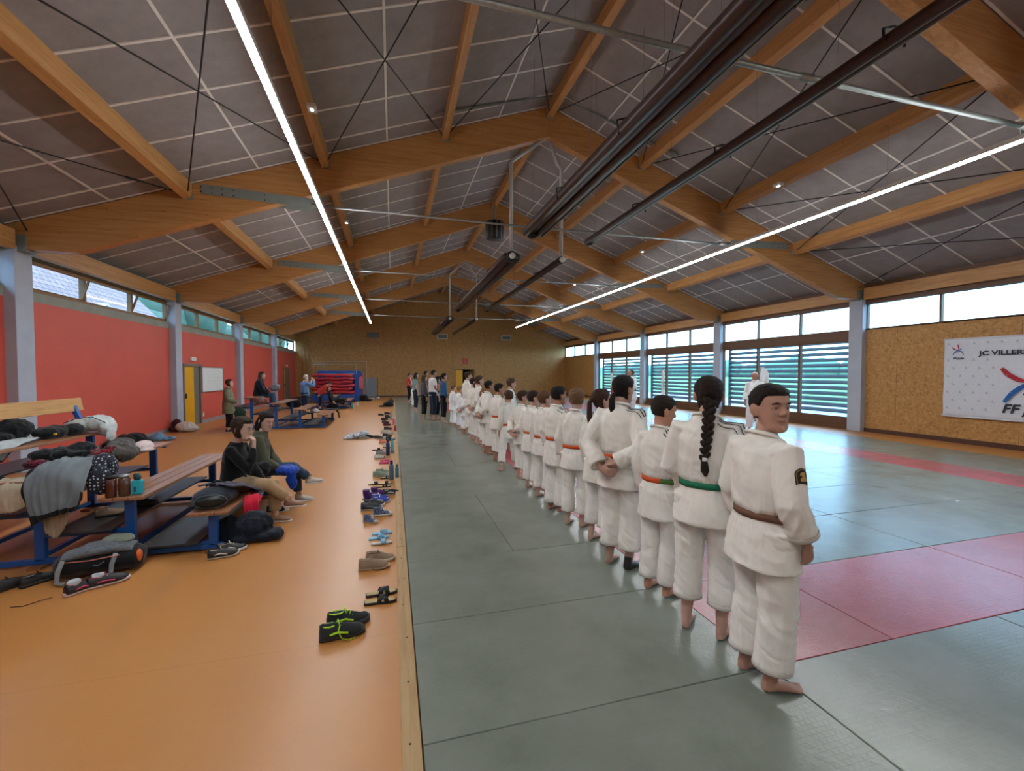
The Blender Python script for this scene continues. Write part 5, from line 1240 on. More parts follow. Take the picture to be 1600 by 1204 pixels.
# lower row: backpack, plum pullover, navy jacket on the floor
t = thing('backpack', 'black backpack with oval grey-trimmed pocket on the lowest row', 'backpack', (-1.78, 5.08, .5), .15, SC_)
bb = MB(); bb.ell((0, .0, .01), (.19, .26, .085)).ell((-.1, .0, -.02), (.1, .2, .055)).ell((.1, .1, -.015), (.1, .14, .06)); bake(bb, 'shell', NVY, t, .009, lambda x, y, z: .006*N3(x*9, y*9, z*9), 2)
pc = MB(); pc.ell((.01, -.22, .005), (.135, .04, .06), None, 20, 10); pc.build('pocket', plain('black rubberised pocket', '0d1413', .4), t)
MB().tube([(.01+.14*cos(a), -.235+.01*abs(sin(a)), .005+.064*sin(a)) for a in [2*pi*i/24 for i in range(25)]], .005, 6).build('piping', plain('grey piping', '4d5a5c', .5), t)
MB().tube([(-.1, .12, .09), (0, .14, .13), (.08, .12, .1)], .012, 6).build('handle', BLC, t)
cloth('plum_pullover', 'plum pullover with bright red lining thrown over the lowest row beside the black backpack', 'pullover', [[(-1.98, 5.22, .58), (-1.78, 5.1, .62), (-1.6, 5.0, .6)], [(-1.9, 5.42, .56), (-1.7, 5.35, .57), (-1.54, 5.25, .54)], [(-1.86, 5.55, .47), (-1.62, 5.5, .49), (-1.48, 5.4, .47)], [(-1.78, 5.58, .44), (-1.57, 5.5, .45), (-1.42, 5.42, .43)], [(-1.6, 5.52, .43), (-1.52, 5.4, .40), (-1.42, 5.26, .36)]], [PURP, REDL], .012, 31, SC_, 26, 26, band=lambda u, v: v > .82, thick=.012)
cloth('red_sleeve', 'bright red sleeve hanging from the plum pullover', 'sleeve', [[(-1.56, 5.26, .44), (-1.5, 5.3, .44), (-1.44, 5.34, .44)], [(-1.54, 5.16, .38), (-1.48, 5.2, .38), (-1.42, 5.24, .38)], [(-1.54, 5.15, .27), (-1.47, 5.19, .26), (-1.41, 5.23, .27)]], [REDL], .008, 33, SC_, 12, 12, thick=.012)
blob('navy_jacket', 'dark navy padded jacket in a heap on the floor under the lowest row', 'jacket', (-1.5, 5.12, .0), [('e', (-.14, -.02, .14), (.15, .13, .14)), ('e', (.05, .0, .15), (.2, .15, .15)), ('e', (.22, -.04, .06), (.14, .12, .06)), ('e', (.0, .0, .05), (.3, .18, .06))], NVY, .012, .02, 35, None, 7)
# jars and bottle on the second row
def jar(x, y, lab, c, h, r, lidc):
    t = thing('jar', lab, 'jar', (x, y, .62), 0, 'jars on the second row')
    MB().tube([(0, 0, 0), (0, 0, .01), (0, 0, h*.8), (0, 0, h*.86)], [r*.92, r, r, r*.8], 18).build('body', c, t); MB().tube([(0, 0, h*.86), (0, 0, h)], [r*.86, r*.86], 18).build('lid', lidc, t); return t
jar(-2.53, 4.83, 'dark red-brown jar, leftmost on the second row', plain('red brown glass', '4a2216', .15), .2, .042, BLACKP)
jar(-2.44, 4.86, 'brown jar with pale metal lid between the red-brown jar and the turquoise flask', plain('brown glass', '4a3326', .15), .2, .045, STEEL)
t = thing('flask', 'flat turquoise flask with dark teal lid on the second row', 'flask', (-2.345, 4.88, .62), .1)
MB().box(-.045, .045, -.03, .03, 0, .14).build('body', plain('turquoise plastic', '19a0ad', .35), t, bevel=.018); MB().tube([(.0, 0, .14), (.0, 0, .155), (-.005, 0, .2)], [.022, .03, .026], 14).build('lid', plain('dark teal lid', '123c40', .5), t)
MB().box(-.02, -.003, -.0312, -.03, .03, .08).build('label_print', plain('dark blue print', '0f3a6a', .5), t)
# duffel bag
t = thing('duffel_bag', 'grey and black duffel bag with orange end panel on the floor by the nearest bench', 'duffel bag', (-2.49, 4.62, 0), .22)
def dsh(x, y, z): return .01*(.3-abs(N3(x*9, y*9, z*9)))
bake(MB().tube([(-.3, 0, .1), (-.26, 0, .11), (0, 0, .12), (.24, 0, .11), (.29, 0, .1)], [(.07, .07), (.13, .095), (.15, .105), (.13, .1), (.08, .07)], 16, side=(0, 1, 0)), 'body', BLC, t, .01, dsh)
bake(MB().tube([(-.25, 0, .19), (-.1, .0, .225), (.08, 0, .235), (.22, .0, .2)], [(.1, .03), (.135, .05), (.13, .055), (.09, .035)], 14, side=(0, 1, 0)), 'top_panel', fabric('mottled grey polyester', '63686c', 150, c2='545a60'), t, .01, lambda x, y, z: .018*(.3-abs(N3(x*7, y*7, z*7))))
bake(MB().ell((.1, .03, .27), (.12, .09, .045)), 'towel', fabric('sage towel', '6e7669', 90), t, .01, lambda x, y, z: .02*N3(x*12, y*12, z*12))
bake(MB().ell((.262, -.07, .13), (.03, .04, .06)), 'orange_panel', fabric('orange nylon', 'd0602c', 200, .6), t, .008)
for x in (-.22, .12): MB().tube([(x, -.13, .2), (x-.02, -.165, .12), (x-.03, -.16, .03), (x+.02, -.18, .02)], [(.018, .004)]*4, 8, side=(1, 0, 0)).build('strap', fabric('grey webbing', '7a7e80', 200), t)
MB().tube([(-.25, -.12, .18), (-.05, -.152, .175), (.15, -.145, .185)], .004, 6).build('piping', plain('coral piping', 'c87460', .6), t)
MB().tube([(-.02, -.155, .13), (.01, -.158, .12), (.03, -.157, .14), (.05, -.155, .15)], .003, 5).build('logo', plain('grey print', '6a7076', .6), t)
t = thing('shoelace_cord', 'thin black cord trailing on the floor left of the pink-soled trainers', 'cord', (-2.6, 4.2, 0)); MB().tube([(0, 0, .006), (-.05, -.03, .005), (-.12, -.1, .004), (-.2, -.09, .004)], .003, 5).build('cord', BLC, t)
# floor heaps along the left wall
blob('black_rucksack', 'black rucksack lying on the floor by the red wall, beyond the white bag', 'rucksack', (-6.15, 12.6, 0), [('e', (0, 0, .15), (.3, .35, .16)), ('e', (-.2, -.3, .1), (.2, .25, .1)), ('e', (.25, .1, .08), (.15, .2, .08))], BLC, .02, .03, 41, 'things along the red wall', 6)
blob('blue_shirt', 'pale blue cloth on the floor right of the black rucksack', 'cloth', (-5.95, 13.3, 0), [('e', (0, 0, .08), (.2, .16, .08)), ('e', (.22, .1, .05), (.16, .14, .05)), ('e', (.05, 0, .16), (.08, .1, .06))], fabric('pale blue cotton', '5f7f9c', 200), .018, .03, 43, 'things along the red wall', 7)
blob('sports_bag', 'white sports bag with dark stripes at the foot of the second column', 'bag', (-6.05, 15.2, 0), [('e', (0, 0, .15), (.28, .18, .15)), ('e', (.08, 0, .1), (.28, .2, .1))], fabric('white vinyl', 'b0a8a0', 200, .5, c2='d0ccc6'), .018, .012, 45, 'things along the red wall')
blob('maroon_jacket', 'dark maroon jacket against the second column behind the white sports bag', 'jacket', (-6.3, 15.25, 0), [('e', (0, 0, .22), (.14, .12, .16)), ('e', (-.05, 0, .1), (.14, .14, .12))], fabric('maroon cloth', '3a1418', 200), .018, .02, 47, 'things along the red wall')
blob('pink_towel', 'pink and white towel on the floor right of the top row post', 'towel', (-4.0, 8.1, 0), [('e', (0, 0, .05), (.2, .12, .05)), ('e', (.18, -.05, .03), (.14, .08, .03))], fabric('pink towelling', 'b06a68', 120, c2='c8bcb0'), .015, .02, 49)
# second and third bench: clothes
SB = 'things left on the second bench'
cloth('black_scarf', 'black jacket hanging over the far end of the lowest row of the second bench', 'jacket', [[(-2.4, 17.5, .43), (-2.2, 17.5, .44), (-2.03, 17.5, .44)], [(-2.35, 17.2, .44), (-2.15, 17.2, .46), (-1.98, 17.2, .44)], [(-2.2, 17.1, .44), (-2.0, 17.1, .43), (-1.92, 17.1, .3)], [(-2.05, 17.05, .42), (-1.93, 17.05, .3), (-1.9, 17.05, .1)]], [BLC], .015, 51, SB, 14, 14, thick=.03)
blob('white_shoe_bag', 'white bag on the step under the middle row of the second bench', 'bag', (-2.75, 17.1, .32), [('e', (0, 0, .08), (.16, .14, .08)), ('e', (.1, -.1, .05), (.1, .1, .05))], fabric('white canvas', 'b4aea6', 150), .015, .015, 53, SB)
blob('green_bag', 'dark green bag held beside the olive green coat', 'bag', (-4.4, 14.6, .42), [('e', (0, 0, .12), (.16, .1, .2)), ('e', (.06, 0, -.08), (.18, .12, .14))], fabric('bottle green nylon', '1f3a30', 180), .018, .02, 55, SB)
blob('white_black_bag', 'black and white bag on the lap of the woman in the navy jacket', 'bag', (-3.78, 15.9, 1.22), [('e', (0, 0, .06), (.17, .15, .1)), ('e', (.05, 0, .12), (.13, .12, .07))], fabric('black and white print', '8a8a92', 120, c2='2a2a33'), .016, .012, 57, SB)
blob('patterned_bag', 'dark red patterned bag on the third row of the second bench', 'bag', (-4.0, 15.15, .82), [('e', (0, 0, .1), (.2, .14, .11))], fabric('dark red print', '501820', 120, c2='9a7a70'), .016, .01, 59, SB)
SB3 = 'things around the farthest bench'
blob('black_coats', 'black coats heaped on the farthest bench', 'coats', (-2.75, 22.75, .42), [('e', (.2, 0, .06), (.35, .25, .08)), ('e', (-.1, 0, -.28), (.3, .2, .12))], BLC, .022, .03, 61, SB3)
for (x, y, c, lb) in ((-1.95, 22.85, '2aa0a8', 'turquoise bottle beside the farthest bench'), (-1.8, 24.1, 'b8c4cc', 'pale bottle near the blue mats')):
    t = thing('water_bottle', lb, 'bottle', (x, y, 0), 0, 'bottles at the far end'); MB().tube([(0, 0, 0), (0, 0, .2), (0, 0, .24)], [.045, .045, .025], 12).build('body', plain('bottle '+c, c, .3), t); MB().tube([(0, 0, .24), (0, 0, .28)], .025, 10).build('cap', BLACKP, t)
blob('black_backpack', 'black backpack on the floor in front of the grey panel', 'backpack', (-1.75, 28.6, 0), [('e', (0, 0, .2), (.25, .2, .22)), ('e', (.25, -.1, .08), (.25, .2, .08))], BLC, .025, .03, 63, SB3)
blob('white_slippers', 'white cloth on the floor before the grey panel', 'cloth', (-1.35, 30.3, 0), [('e', (0, 0, .06), (.2, .15, .06)), ('e', (.4, .2, .09), (.12, .1, .09))], fabric('white rag', 'c0bab0', 150), .02, .02, 65, SB3)
# ---------------------------------------------------------------- mats and panels at the back wall
RM = plain('red crash mat vinyl', 'a8242e', .35, var=.1, nscale=4); BM = plain('blue crash mat vinyl', '163f86', .4, var=.1, nscale=4)
for k in range(6):
    z = .5+k*.205
    t = thing('crash_mat', ['red crash mat, lowest of the stack', 'red crash mat, second from the bottom of the stack', 'red crash mat, third from the bottom of the stack', 'red crash mat, third from the top of the stack', 'red crash mat, second from the top of the stack', 'red crash mat on top of the stack'][k], 'crash mat', (-3.45, 28.3, z), .02*(-1)**k, 'red crash mats in the stack')
    m = MB(); n = 14; rr = []
    for i in range(n+1):
        x = -1.12+2.24*i/n+.05*((-1)**k); dz = .025*sin(i*.9+k)+.015*N3(i*.5, k, 0); q = 1 if 0 < i < n else .8
        rr.append([Vector((x, -.55, dz+.1-.085*q)), Vector((x, -.6, dz+.1)), Vector((x, -.55, dz+.1+.085*q)), Vector((x, .55, dz+.1+.085*q)), Vector((x, .6, dz+.1)), Vector((x, .55, dz+.1-.085*q))])
    m.rings(rr, True); m.build('cover', RM, t); MB().box(-.95, .95, -.615, -.6, .09, .11).build('zip', plain('dark seam', '5a1218', .5), t)
t = thing('mat_trolley', 'blue trolley carrying the red crash mats', 'trolley', (-3.45, 28.3, 0)); MB().box(-1.2, 1.2, -.6, .6, .12, .49).build('platform', BM, t, bevel=.02)
for x in (-1, 1):
    for y in (-.45, .45): MB().tube([(x-.03, y, .06), (x+.03, y, .06)], .06, 12).build('wheel', BLACKP, t)
MB().tube([(-1.25, .66, .3), (-1.25, .66, 2.3), (1.25, .66, 2.3), (1.25, .66, .3)], .025, 8).build('rail', STEEL, t)
t = thing('standing_mat', 'large blue mat standing upright behind the red stack', 'crash mat', (-3.2, 29.35, 0)); MB().box(-1.3, 1.3, -.15, .15, 0, 1.92).build('cover', BM, t, bevel=.05); MB().tube([(-1.2, -.17, 1.72), (1.25, -.17, 1.72)], .02, 6).build('batten', plain('pale batten', 'a8b4c0', .5), t)
t = thing('standing_mat', 'narrow blue mat standing right of the red stack', 'crash mat', (-2.05, 28.75, 0)); MB().box(-.25, .25, -.12, .12, 0, 1.75).build('cover', BM, t, bevel=.04); MB().box(.22, .262, -.125, .125, .05, 1.7).build('edge', RM, t)
cloth('jersey', 'red and white jersey hanging on the narrow blue mat', 'jersey', [[(-2.02, 28.6, 1.5), (-1.92, 28.6, 1.55), (-1.8, 28.6, 1.5)], [(-2.05, 28.59, 1.15), (-1.9, 28.58, 1.15), (-1.78, 28.59, 1.15)], [(-2.03, 28.6, .8), (-1.9, 28.59, .78), (-1.8, 28.6, .82)]], [fabric('pink white jersey', 'b87a7c', 120, c2='c4433f')], .02, 71, None, 10, 10, thick=.015)
t = thing('grey_panel', 'grey panel leaning against the back wall', 'board', (-1.7, 31.9, 0)); MB().box(-.6, .6, -.02, .02, .1, 1.45).build('board', plain('grey panel', '74777c', .5), t, bevel=.005)  # plain upright grey panel of unknown use
MB().tube([(.66, 0, .02), (.66, 0, 1.45)], .025, 6).tube([(.5, -.25, .02), (.66, 0, .1), (.66, .25, .02)], .02, 6).build('stand', plain('dark brown stand', '3a2420', .5), t)
t = thing('goal_frame', 'thin white goal frame rising above the mats at the back wall', 'goal', (-3.1, 31.6, 0)); MB().tube([(-1.35, 0, 0), (-1.35, 0, 2.55), (1.35, 0, 2.55), (1.35, 0, 0)], .04, 8).build('frame', plain('pale goal tube', '9a8a74', .5), t)
t = thing('wall_pipe', 'pair of thin pale pipes in the left corner of the back wall', 'pipe', (XL+.55, YB-.08, 0)); MB().tube([(0, 0, 0), (0, 0, 4.2)], .03, 8).build('pipe', plain('tan pipe', 'a07c4c', .5), t); MB().tube([(.25, 0, 0), (.25, 0, 4.2)], .03, 8).build('pipe', bpy.data.materials['tan pipe'], t)
for x, y, lb in ((-4.9, 24.5, 'dark bags on the floor in the far left corner'), (-5.3, 26.5, 'dark sports bag against the red wall in the far corner')):
    blob('dark_bag', lb, 'bag', (x, y, 0), [('e', (0, 0, .2), (.4, .3, .22))], BLC, .03, .03, x, SB3)
# ---------------------------------------------------------------- shoes along the mat edge
def shoe(loc, rz, lab, up, sole, L=.27, kind='low', lace=None, lining=None, grp='shoes along the mat edge', accent=None, sc_=1, toe=None, cat='shoe', side=1, pr=None):
    """one shoe: toe towards local +y, length L"""
    t = thing('shoe' if kind in ('low', 'high') else 'sandal', lab, cat, loc, rz, grp); k = L/.29
    P = lambda x, y, z: (x*k*side, (y-.02)*k, z*k)
    prof = [(-.125, .024), (-.11, .034), (-.07, .037), (-.02, .034), (.04, .04), (.09, .046), (.13, .04), (.155, .02)]
    n = 12
    if kind in ('low', 'high'):
        m = MB(); rr = []
        for y, w in prof:
            rise = .012*max(0, (y-.08)/.08) if y > .08 else 0
            a = .006*(1-abs(y)/.16)
            rr.append([P(w*1.06*cos(q)+a, y, .016+rise+(.016 if sin(q) > 0 else .014)*max(-1, min(1, sin(q)*1.8))) for q in [2*pi*i/n for i in range(n)]])
        m.rings(rr, True); m.build('sole', sole, t)
        u = MB(); rr = []; hh = .075 if kind == 'low' else .115
        ups = [(-.118, .022, hh*.9), (-.105, .032, hh), (-.07, .035, hh*.93), (-.03, .033, hh*.95), (.0, .034, hh*.85 if kind == 'low' else hh*.98), (.035, .037, .058), (.075, .041, .044), (.11, .038, .034), (.14, .024, .024)]
        for y, w, h in ups:
            row = []
            for i in range(14):
                a = -.25+(pi+.5)*i/13; x = w*cos(a); z = .028+max(-.004, (h-.0)*sin(a))
                x *= 1-.32*max(0, sin(a))**3*(1 if y < .02 else .5); row.append(P(x+.006*(1-abs(y)/.16), y, z))
            rr.append(row)
        u.rings(rr, True, False, False); ub = u.build('upper', up, t); s = ub.modifiers.new('t', 'SOLIDIFY'); s.thickness = .006*k; s.offset = -1
        # heel and toe caps close the upper
        MB().ell(P(.004, -.104, .05), (.031*k, .022*k, hh*.46*k)).build('heel_cap', toe or up, t)
        MB().ell(P(.006, .112, .038), (.039*k, .036*k, .026*k)).build('toe_cap', toe or up, t)
        MB().ell(P(.002, -.062, hh*.9+.02), (.024*k, .042*k, .006*k)).build('lining', lining or BLACKP, t)  # disc over the collar; its default black stands for the shaded opening
        MB().tube([P(.002+.025*cos(q), -.062+.045*sin(q), hh*.9+.022+.004*abs(sin(q))*(1 if sin(q) < 0 else .2)) for q in [2*pi*i/14 for i in range(15)]], .0045*k, 6).build('collar', accent or up, t)
        MB().tube([P(.004, .0, hh*.9+.018), P(.004, -.012, hh+.04)], [(.02*k, .005*k), (.018*k, .004*k)], 8, side=(1, 0, 0)).build('tongue', accent or up, t)
        lm = lace or WHITE; l = MB()
        for q in range(4):
            y = .005+q*.018; z = .089-q*.008 if kind == 'low' else .115-q*.016
            l.tube([P(-.018, y, z-.004), P(.004, y+.008, z+.006), P(.024, y, z-.004)], .0028*k, 5)
        if pr: l.tube([P(.02, .0, .09), P(.045, -.01, .06), P(.06, .01, .02), P(.075, .05, .008), P(.05, .09, .006)], .0035*k, 5)
        l.build('lace', lm, t)
        if accent:
            MB().tube([P(.041, -.06, .045), P(.046, -.01, .055), P(.05, .05, .042)], .007*k, 5).tube([P(-.037, -.06, .045), P(-.037, 0, .055), P(-.043, .05, .042)], .007*k, 5).build('side_stripe', accent, t)
    else:
        m = MB(); rr = []
        for y, w in prof: rr.append([P(w*cos(q)+.004, y, .012+.012*max(-1, min(1, sin(q)*2))) for q in [2*pi*i/n for i in range(n)]])
        m.rings(rr, True); m.build('sole', sole, t)
        f = MB(); rr = []
        for y, w in prof: rr.append([P(w*.88*cos(q)+.004, y*.95, .0245+.0025*sin(q)) for q in [2*pi*i/n for i in range(n)]])
        f.rings(rr, True); f.build('footbed', lining or CORKM, t)
        if kind == 'cross':
            for a, b in (((-.042, .0), (.048, .07)), ((.042, .0), (-.038, .07))):
                MB().tube([P(a[0], a[1], .018), P(a[0]*.7, a[1]+.012, .055), P(.003, .035, .068), P(b[0]*.75, b[1]-.01, .052), P(b[0], b[1], .02)], [(.019*k, .004*k)]*5, 8, side=(0, 1, 0)).build('strap', up, t)
        elif kind == 'clog':
            c = MB(); c.ell(P(.004, .06, .035), (.046*k, .08*k, .04*k), None, 14, 10); c.build('upper', up, t)
            MB().tube([P(-.034, .0, .05), P(-.036, -.07, .05), P(.004, -.12, .045), P(.042, -.07, .05), P(.042, .0, .05)], [(.004*k, .009*k)]*5, 6).build('heel_strap', up, t)
        else:
            MB().tube([P(-.044, .035, .016), P(-.03, .035, .055), P(.004, .035, .068), (P(.036, .035, .055)), P(.05, .035, .016)], [(.034*k, .005*k)]*5, 8, side=(0, 1, 0)).build('strap', up, t)
    return t
CORKM = plain('beige footbed', 'b09a6c', .8); BLS = plain('black shoe leather', '141416', .5, var=.2); CHAR = fabric('charcoal mesh', '2a2e2c', 300); LIME = plain('lime lace', 'a0d020', .7); TANS = fabric('tan suede', '8a7560', 300, .9)
CREAMS = plain('cream sole', 'b5a88e', .7); DKS = plain('dark grey sole', '2a2c2e', .6); LBL = plain('light blue foam', '7fb2d0', .7); DNM = fabric('blue denim canvas', '3c4a62', 240, c2='6a7488'); PUR = fabric('purple plush', '3f2350', 60, c2='5a3470'); RBL = plain('royal blue mesh', '17338f', .6)
SAGE = fabric('sage knit', '7f8a78', 240); PNK = plain('pink foam', 'c4456a', .6); GRYS = fabric('grey mesh', '7d8084', 240); MRN = plain('maroon leather', '4a1620', .5); ORG = plain('coral leather', 'c8704a', .6); OFFW = plain('off white leather', 'b4aea2', .55)
R_ = -pi/2
# nearest pairs
shoe((-.335, 3.06, 0), R_+.12, 'charcoal running shoe with lime laces, the nearer one, lace trailing on the floor', CHAR, DKS, .3, lace=LIME, accent=LIME, pr=1)
shoe((-.31, 3.2, 0), R_+.05, 'charcoal running shoe with lime laces, the farther one', CHAR, DKS, .3, lace=LIME, accent=LIME, side=-1)
shoe((-.1, 3.44, 0), R_+.02, 'black strappy sandal with beige footbed, the nearer one', BLS, BLS, .25, 'cross', cat='sandal')
shoe((-.095, 3.56, 0), R_+.08, 'black strappy sandal with beige footbed, the farther one', BLS, BLS, .25, 'cross', cat='sandal', side=-1)
shoe((-.17, 4.06, 0), R_-.02, 'tan suede trainer with cream sole, the nearer one', TANS, CREAMS, .28, lace=TANS, pr=1)
shoe((-.12, 4.21, 0), R_-.12, 'tan suede trainer with cream sole, the farther one', TANS, CREAMS, .28, lace=TANS, side=-1)
shoe((-.12, 4.63, 0), R_+.1, 'light blue and white slide with folded strap, nearest of the light blue ones', LBL, OFFW, .22, 'slide', lining=OFFW, cat='slide')
shoe((-.15, 4.78, 0), R_+.1, 'light blue slide between two other light blue ones', LBL, LBL, .22, 'cross', lining=LBL, cat='slide', side=-1)
shoe((-.12, 4.92, 0), R_+.05, 'light blue slide, farthest of the light blue ones', LBL, LBL, .22, 'cross', lining=LBL, cat='slide')
shoe((-.26, 5.33, 0), R_-.5, 'small denim high-top turned towards the camera', DNM, OFFW, .19, 'high', toe=OFFW)
shoe((-.13, 5.55, 0), R_, 'denim high-top with white toe pointing at the mats', DNM, OFFW, .24, 'high', toe=OFFW, side=-1)
shoe((-.27, 5.83, 0), R_-.06, 'chunky black and white running shoe, nearer one', BLS, OFFW, .28, lace=BLS, accent=plain('grey overlay', '4a4c4e', .5))
shoe((-.24, 5.97, 0), R_+.03, 'chunky black and white running shoe, farther one', BLS, OFFW, .28, lace=BLS, accent=bpy.data.materials['grey overlay'], side=-1)
shoe((-.16, 6.13, 0), R_-.12, 'royal blue trainer with white stripes beside the chunky black shoe', RBL, OFFW, .25, accent=WHITE)
shoe((-.18, 6.27, 0), R_-.05, 'royal blue trainer half hidden by its white-striped mate', RBL, OFFW, .25, accent=WHITE, side=-1)
for (x, y, lb) in ((-.3, 6.34, 'purple plush slipper boot, left one'), (-.2, 6.46, 'purple plush slipper boot, right one')):
    t = thing('slipper_boot', lb, 'slipper', (x, y, 0), R_+.3, 'purple slipper boots'); bake(MB().tube([(0, -.07, .14), (0, -.07, .09), (0, -.06, .05)], [.05, .05, .05], 12).tube([(0, -.1, .05), (0, .0, .05), (0, .09, .035)], [.045, .05, .035], 12), 'upper', PUR, t, .008, lambda a, b, c_: .006*N3(a*30, b*30, c_*30)); MB().box(-.045, .045, -.12, .11, 0, .015).build('sole', DKS, t, bevel=.007)
shoe((-.03, 6.5, 0), R_+.25, 'black skate shoe with white wave stripe leaning on the pine board', BLS, OFFW, .25, accent=WHITE)
shoe((-.14, 6.95, 0), R_, 'black and beige sandal, nearest of the beige sandals', BLS, BLS, .22, 'cross', cat='sandal')
shoe((-.28, 7.15, 0), R_+.2, 'black and beige sandal, leftmost of the beige sandals', BLS, BLS, .22, 'slide', cat='sandal')
shoe((-.12, 7.12, 0), R_, 'black and beige sandal right of the leftmost one', BLS, BLS, .22, 'slide', cat='sandal', side=-1)
shoe((-.1, 7.5, 0), R_, 'black sandal behind the beige sandals', BLS, BLS, .22, 'cross', cat='sandal')
shoe((-.2, 7.65, 0), R_-.02, 'sage green trainer with pale sole', SAGE, CREAMS, .28)
shoe((-.16, 7.85, 0), R_, 'sage green trainer half hidden behind its mate', SAGE, CREAMS, .28, side=-1)
shoe((-.17, 8.75, 0), R_, 'pink clog beside the tall blue bottle', PNK, PNK, .2, 'clog', lining=PNK, cat='clog')
shoe((-.15, 8.95, 0), R_+.1, 'pink clog just behind the first pink clog', PNK, PNK, .2, 'clog', lining=PNK, cat='clog', side=-1)
shoe((-.26, 9.3, 0), R_+.2, 'white trainer with dark toe behind the pink clogs', OFFW, OFFW, .24, toe=BLS)
shoe((-.24, 9.75, 0), R_, 'grey trainer behind the white and dark one', GRYS, CREAMS, .24)
shoe((-.33, 10.3, 0), R_, 'dark brown slide lying apart on the orange floor', plain('dark brown strap', '2a2019', .6), plain('dark brown sole', '33271e', .6), .26, 'slide', lining=bpy.data.materials['dark brown sole'], cat='slide')
shoe((-.1, 10.6, 0), R_-.3, 'white trainer with dark sole left of the teal bottle', OFFW, DKS, .26)
shoe((-.22, 11.3, 0), R_, 'coral and white trainer on its own', ORG, OFFW, .24)
far = [(-.05, 11.6, 'black and white trainer, first of the far heap', BLS, OFFW), (-.12, 11.9, 'off-white trainer in the far heap, in front', OFFW, OFFW), (-.35, 12.1, 'black trainer left of the far heap', BLS, OFFW), (-.75, 12.2, 'grey and white trainer lying far left of the far heap', GRYS, OFFW), (-.58, 12.3, 'dark grey trainer right of the pale cloth bundle', CHAR, OFFW),
       (-.15, 12.4, 'charcoal trainer in the far heap', CHAR, DKS), (-.1, 12.9, 'white trainer at the back of the far heap', OFFW, OFFW), (-.22, 13.2, 'cream high trainer behind the white one', OFFW, CREAMS), (-.14, 14.0, 'flat black shoe behind the cream trainer', BLS, BLS), (-.18, 15.1, 'maroon shoe near the pink bottle', MRN, DKS),
       (-.24, 15.8, 'dark grey shoe left of the maroon one', CHAR, DKS), (-.3, 16.9, 'black trainer behind the grey bottle', BLS, DKS), (-.16, 17.6, 'black boot-like trainer farther back', BLS, BLS), (-.45, 18.6, 'dark grey trainer with pale sole, far left', CHAR, OFFW), (-.22, 19.3, 'black trainer far back along the mats', BLS, DKS)]
for i, (x, y, lb, a, b) in enumerate(far): shoe((x, y, 0), R_+.3*sin(i*2.3), lb, a, b, .27, 'low' if i % 3 else 'high')
blob('white_bundle', 'pale striped cloth bundle on the orange floor left of the far shoes', 'cloth bundle', (-.95, 12.35, 0), [('e', (0, 0, .07), (.25, .15, .08)), ('e', (.15, .05, .1), (.18, .14, .09)), ('e', (-.2, -.05, .04), (.16, .12, .05))], fabric('pale blue grey stripes', 'a2a8b0', 60, c2='c4c6c8'), .014, .025, 81)
for x, y, lb, sc_ in ((-.22, 23.6, 'black bag slumped at the far end of the mat edge', 1.0), (-.12, 26.4, 'small dark bag beyond the slumped black bag', .7)):
    blob('black_bag', lb, 'bag', (x, y, 0), [('e', (0, 0, .12*sc_), (.28*sc_, .2*sc_, .16*sc_)), ('e', (-.2*sc_, 0, .04), (.3*sc_, .18*sc_, .04))], BLC, .02, .02, y, 'bags at the far mat edge')
def bottle(x, y, z, h, r, c, capc, lab, shape='tall'):
    t = thing('water_bottle', lab, 'bottle', (x, y, z), 0, 'drinking bottles along the mat edge'); m = plain('bottle '+c, c, .3)
    MB().tube([(0, 0, 0), (0, 0, .01), (0, 0, h*.45), (0, 0, h*.5), (0, 0, h*.55), (0, 0, h*.72), (0, 0, h*.8)], [r*.9, r, r, r*.93, r, r, r*.55], 14).build('body', m, t)
    MB().tube([(0, 0, h*.79), (0, 0, h*.95), (0, 0, h)], [r*.62, r*.6, r*.4], 12).build('cap', plain('cap '+capc, capc, .4), t); return t
bottle(-.03, 7.42, 0, .32, .04, '4f6d84', '1c2f66', 'tall grey-blue drinking bottle with navy cap on the floor')
bottle(.06, 7.38, .042, .22, .032, '3f7078', '3f7078', 'small teal bottle standing on the pine board')
bottle(-.11, 9.62, 0, .36, .042, '1a2746', '1a2746', 'tall navy bottle behind the pink clogs')
bottle(-.02, 9.9, 0, .34, .035, '5fa6b8', '5fa6b8', 'pale turquoise bottle right of the navy one')
bottle(.07, 13.3, .042, .17, .035, 'a8222a', 'a8222a', 'small red bottle on the pine board')
bottle(.03, 15.2, .0, .26, .04, 'c85a7a', 'd890a8', 'pink bottle near the maroon shoe')
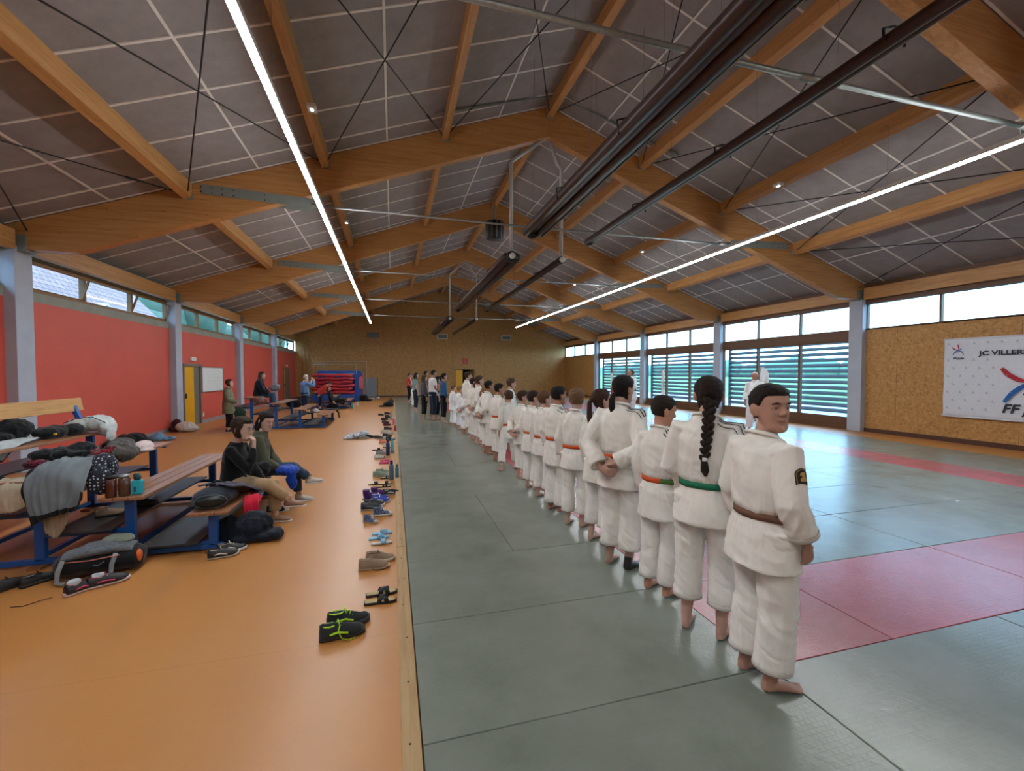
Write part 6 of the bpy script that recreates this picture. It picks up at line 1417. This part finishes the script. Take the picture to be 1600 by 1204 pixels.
bottle(-.06, 16.9, 0, .34, .045, '8e9294', '8e9294', 'tall grey bottle far back')
bottle(-.1, 27.5, 0, .3, .04, '20242a', '20242a', 'dark bottle at the far end of the mat edge')
# shoes by the nearest bench
PKL = plain('white pink sole', 'c4b4b4', .6); PKA = plain('pink stripe', 'c03a60', .6); WSK = fabric('white sock', 'a8b0b4', 200)
G2 = 'shoes by the nearest bench'
a = shoe((-2.44, 4.29, 0), R_+.95, 'black trainer with pink and white sole, left of the pair before the duffel bag', BLS, PKL, .26, accent=PKA, grp=G2); bake(MB().ell((0, -.07, .09), (.03, .05, .035)), 'sock', WSK, a, .008, lambda x, y, z: .008*N3(x*30, y*30, z*30))
a = shoe((-2.31, 4.36, 0), R_+.55, 'black trainer with pink and white sole, right of the pair before the duffel bag', BLS, PKL, .28, accent=PKA, grp=G2); bake(MB().ell((0, -.07, .09), (.03, .05, .03)), 'sock', WSK, a, .008, lambda x, y, z: .008*N3(x*30, y*30, z*30))
shoe((-3.05, 4.49, 0), R_+1.0, 'black shoe with grey lining at the left edge by the bench runner', BLS, BLS, .27, lace=BLS, lining=GRYS, grp=G2)
shoe((-2.88, 4.55, 0), R_+.9, 'black shoe right of its mate by the bench runner', BLS, BLS, .27, lace=BLS, lining=GRYS, grp=G2, side=-1)
shoe((-1.58, 4.71, 0), R_+.25, 'black and white trainer beside the lowest row post, nearer one', BLS, OFFW, .27, accent=OFFW, lace=OFFW, grp=G2)
shoe((-1.55, 4.84, 0), R_+.2, 'black and white trainer beside the lowest row post, farther one', BLS, OFFW, .27, accent=OFFW, lace=OFFW, grp=G2, side=-1)
shoe((-2.62, 5.6, .32), R_+.2, 'dark shoe on the step behind the second row', BLS, BLS, .24, grp=G2); shoe((-2.78, 5.3, .32), R_+.4, 'tan and black shoe on the step beside the dark one', TANS, DKS, .24, grp=G2)
shoe((-1.42, 6.05, 0), R_+.1, 'navy and white trainer on the floor behind the beige trousers', NVY, OFFW, .26, toe=OFFW, grp=G2)
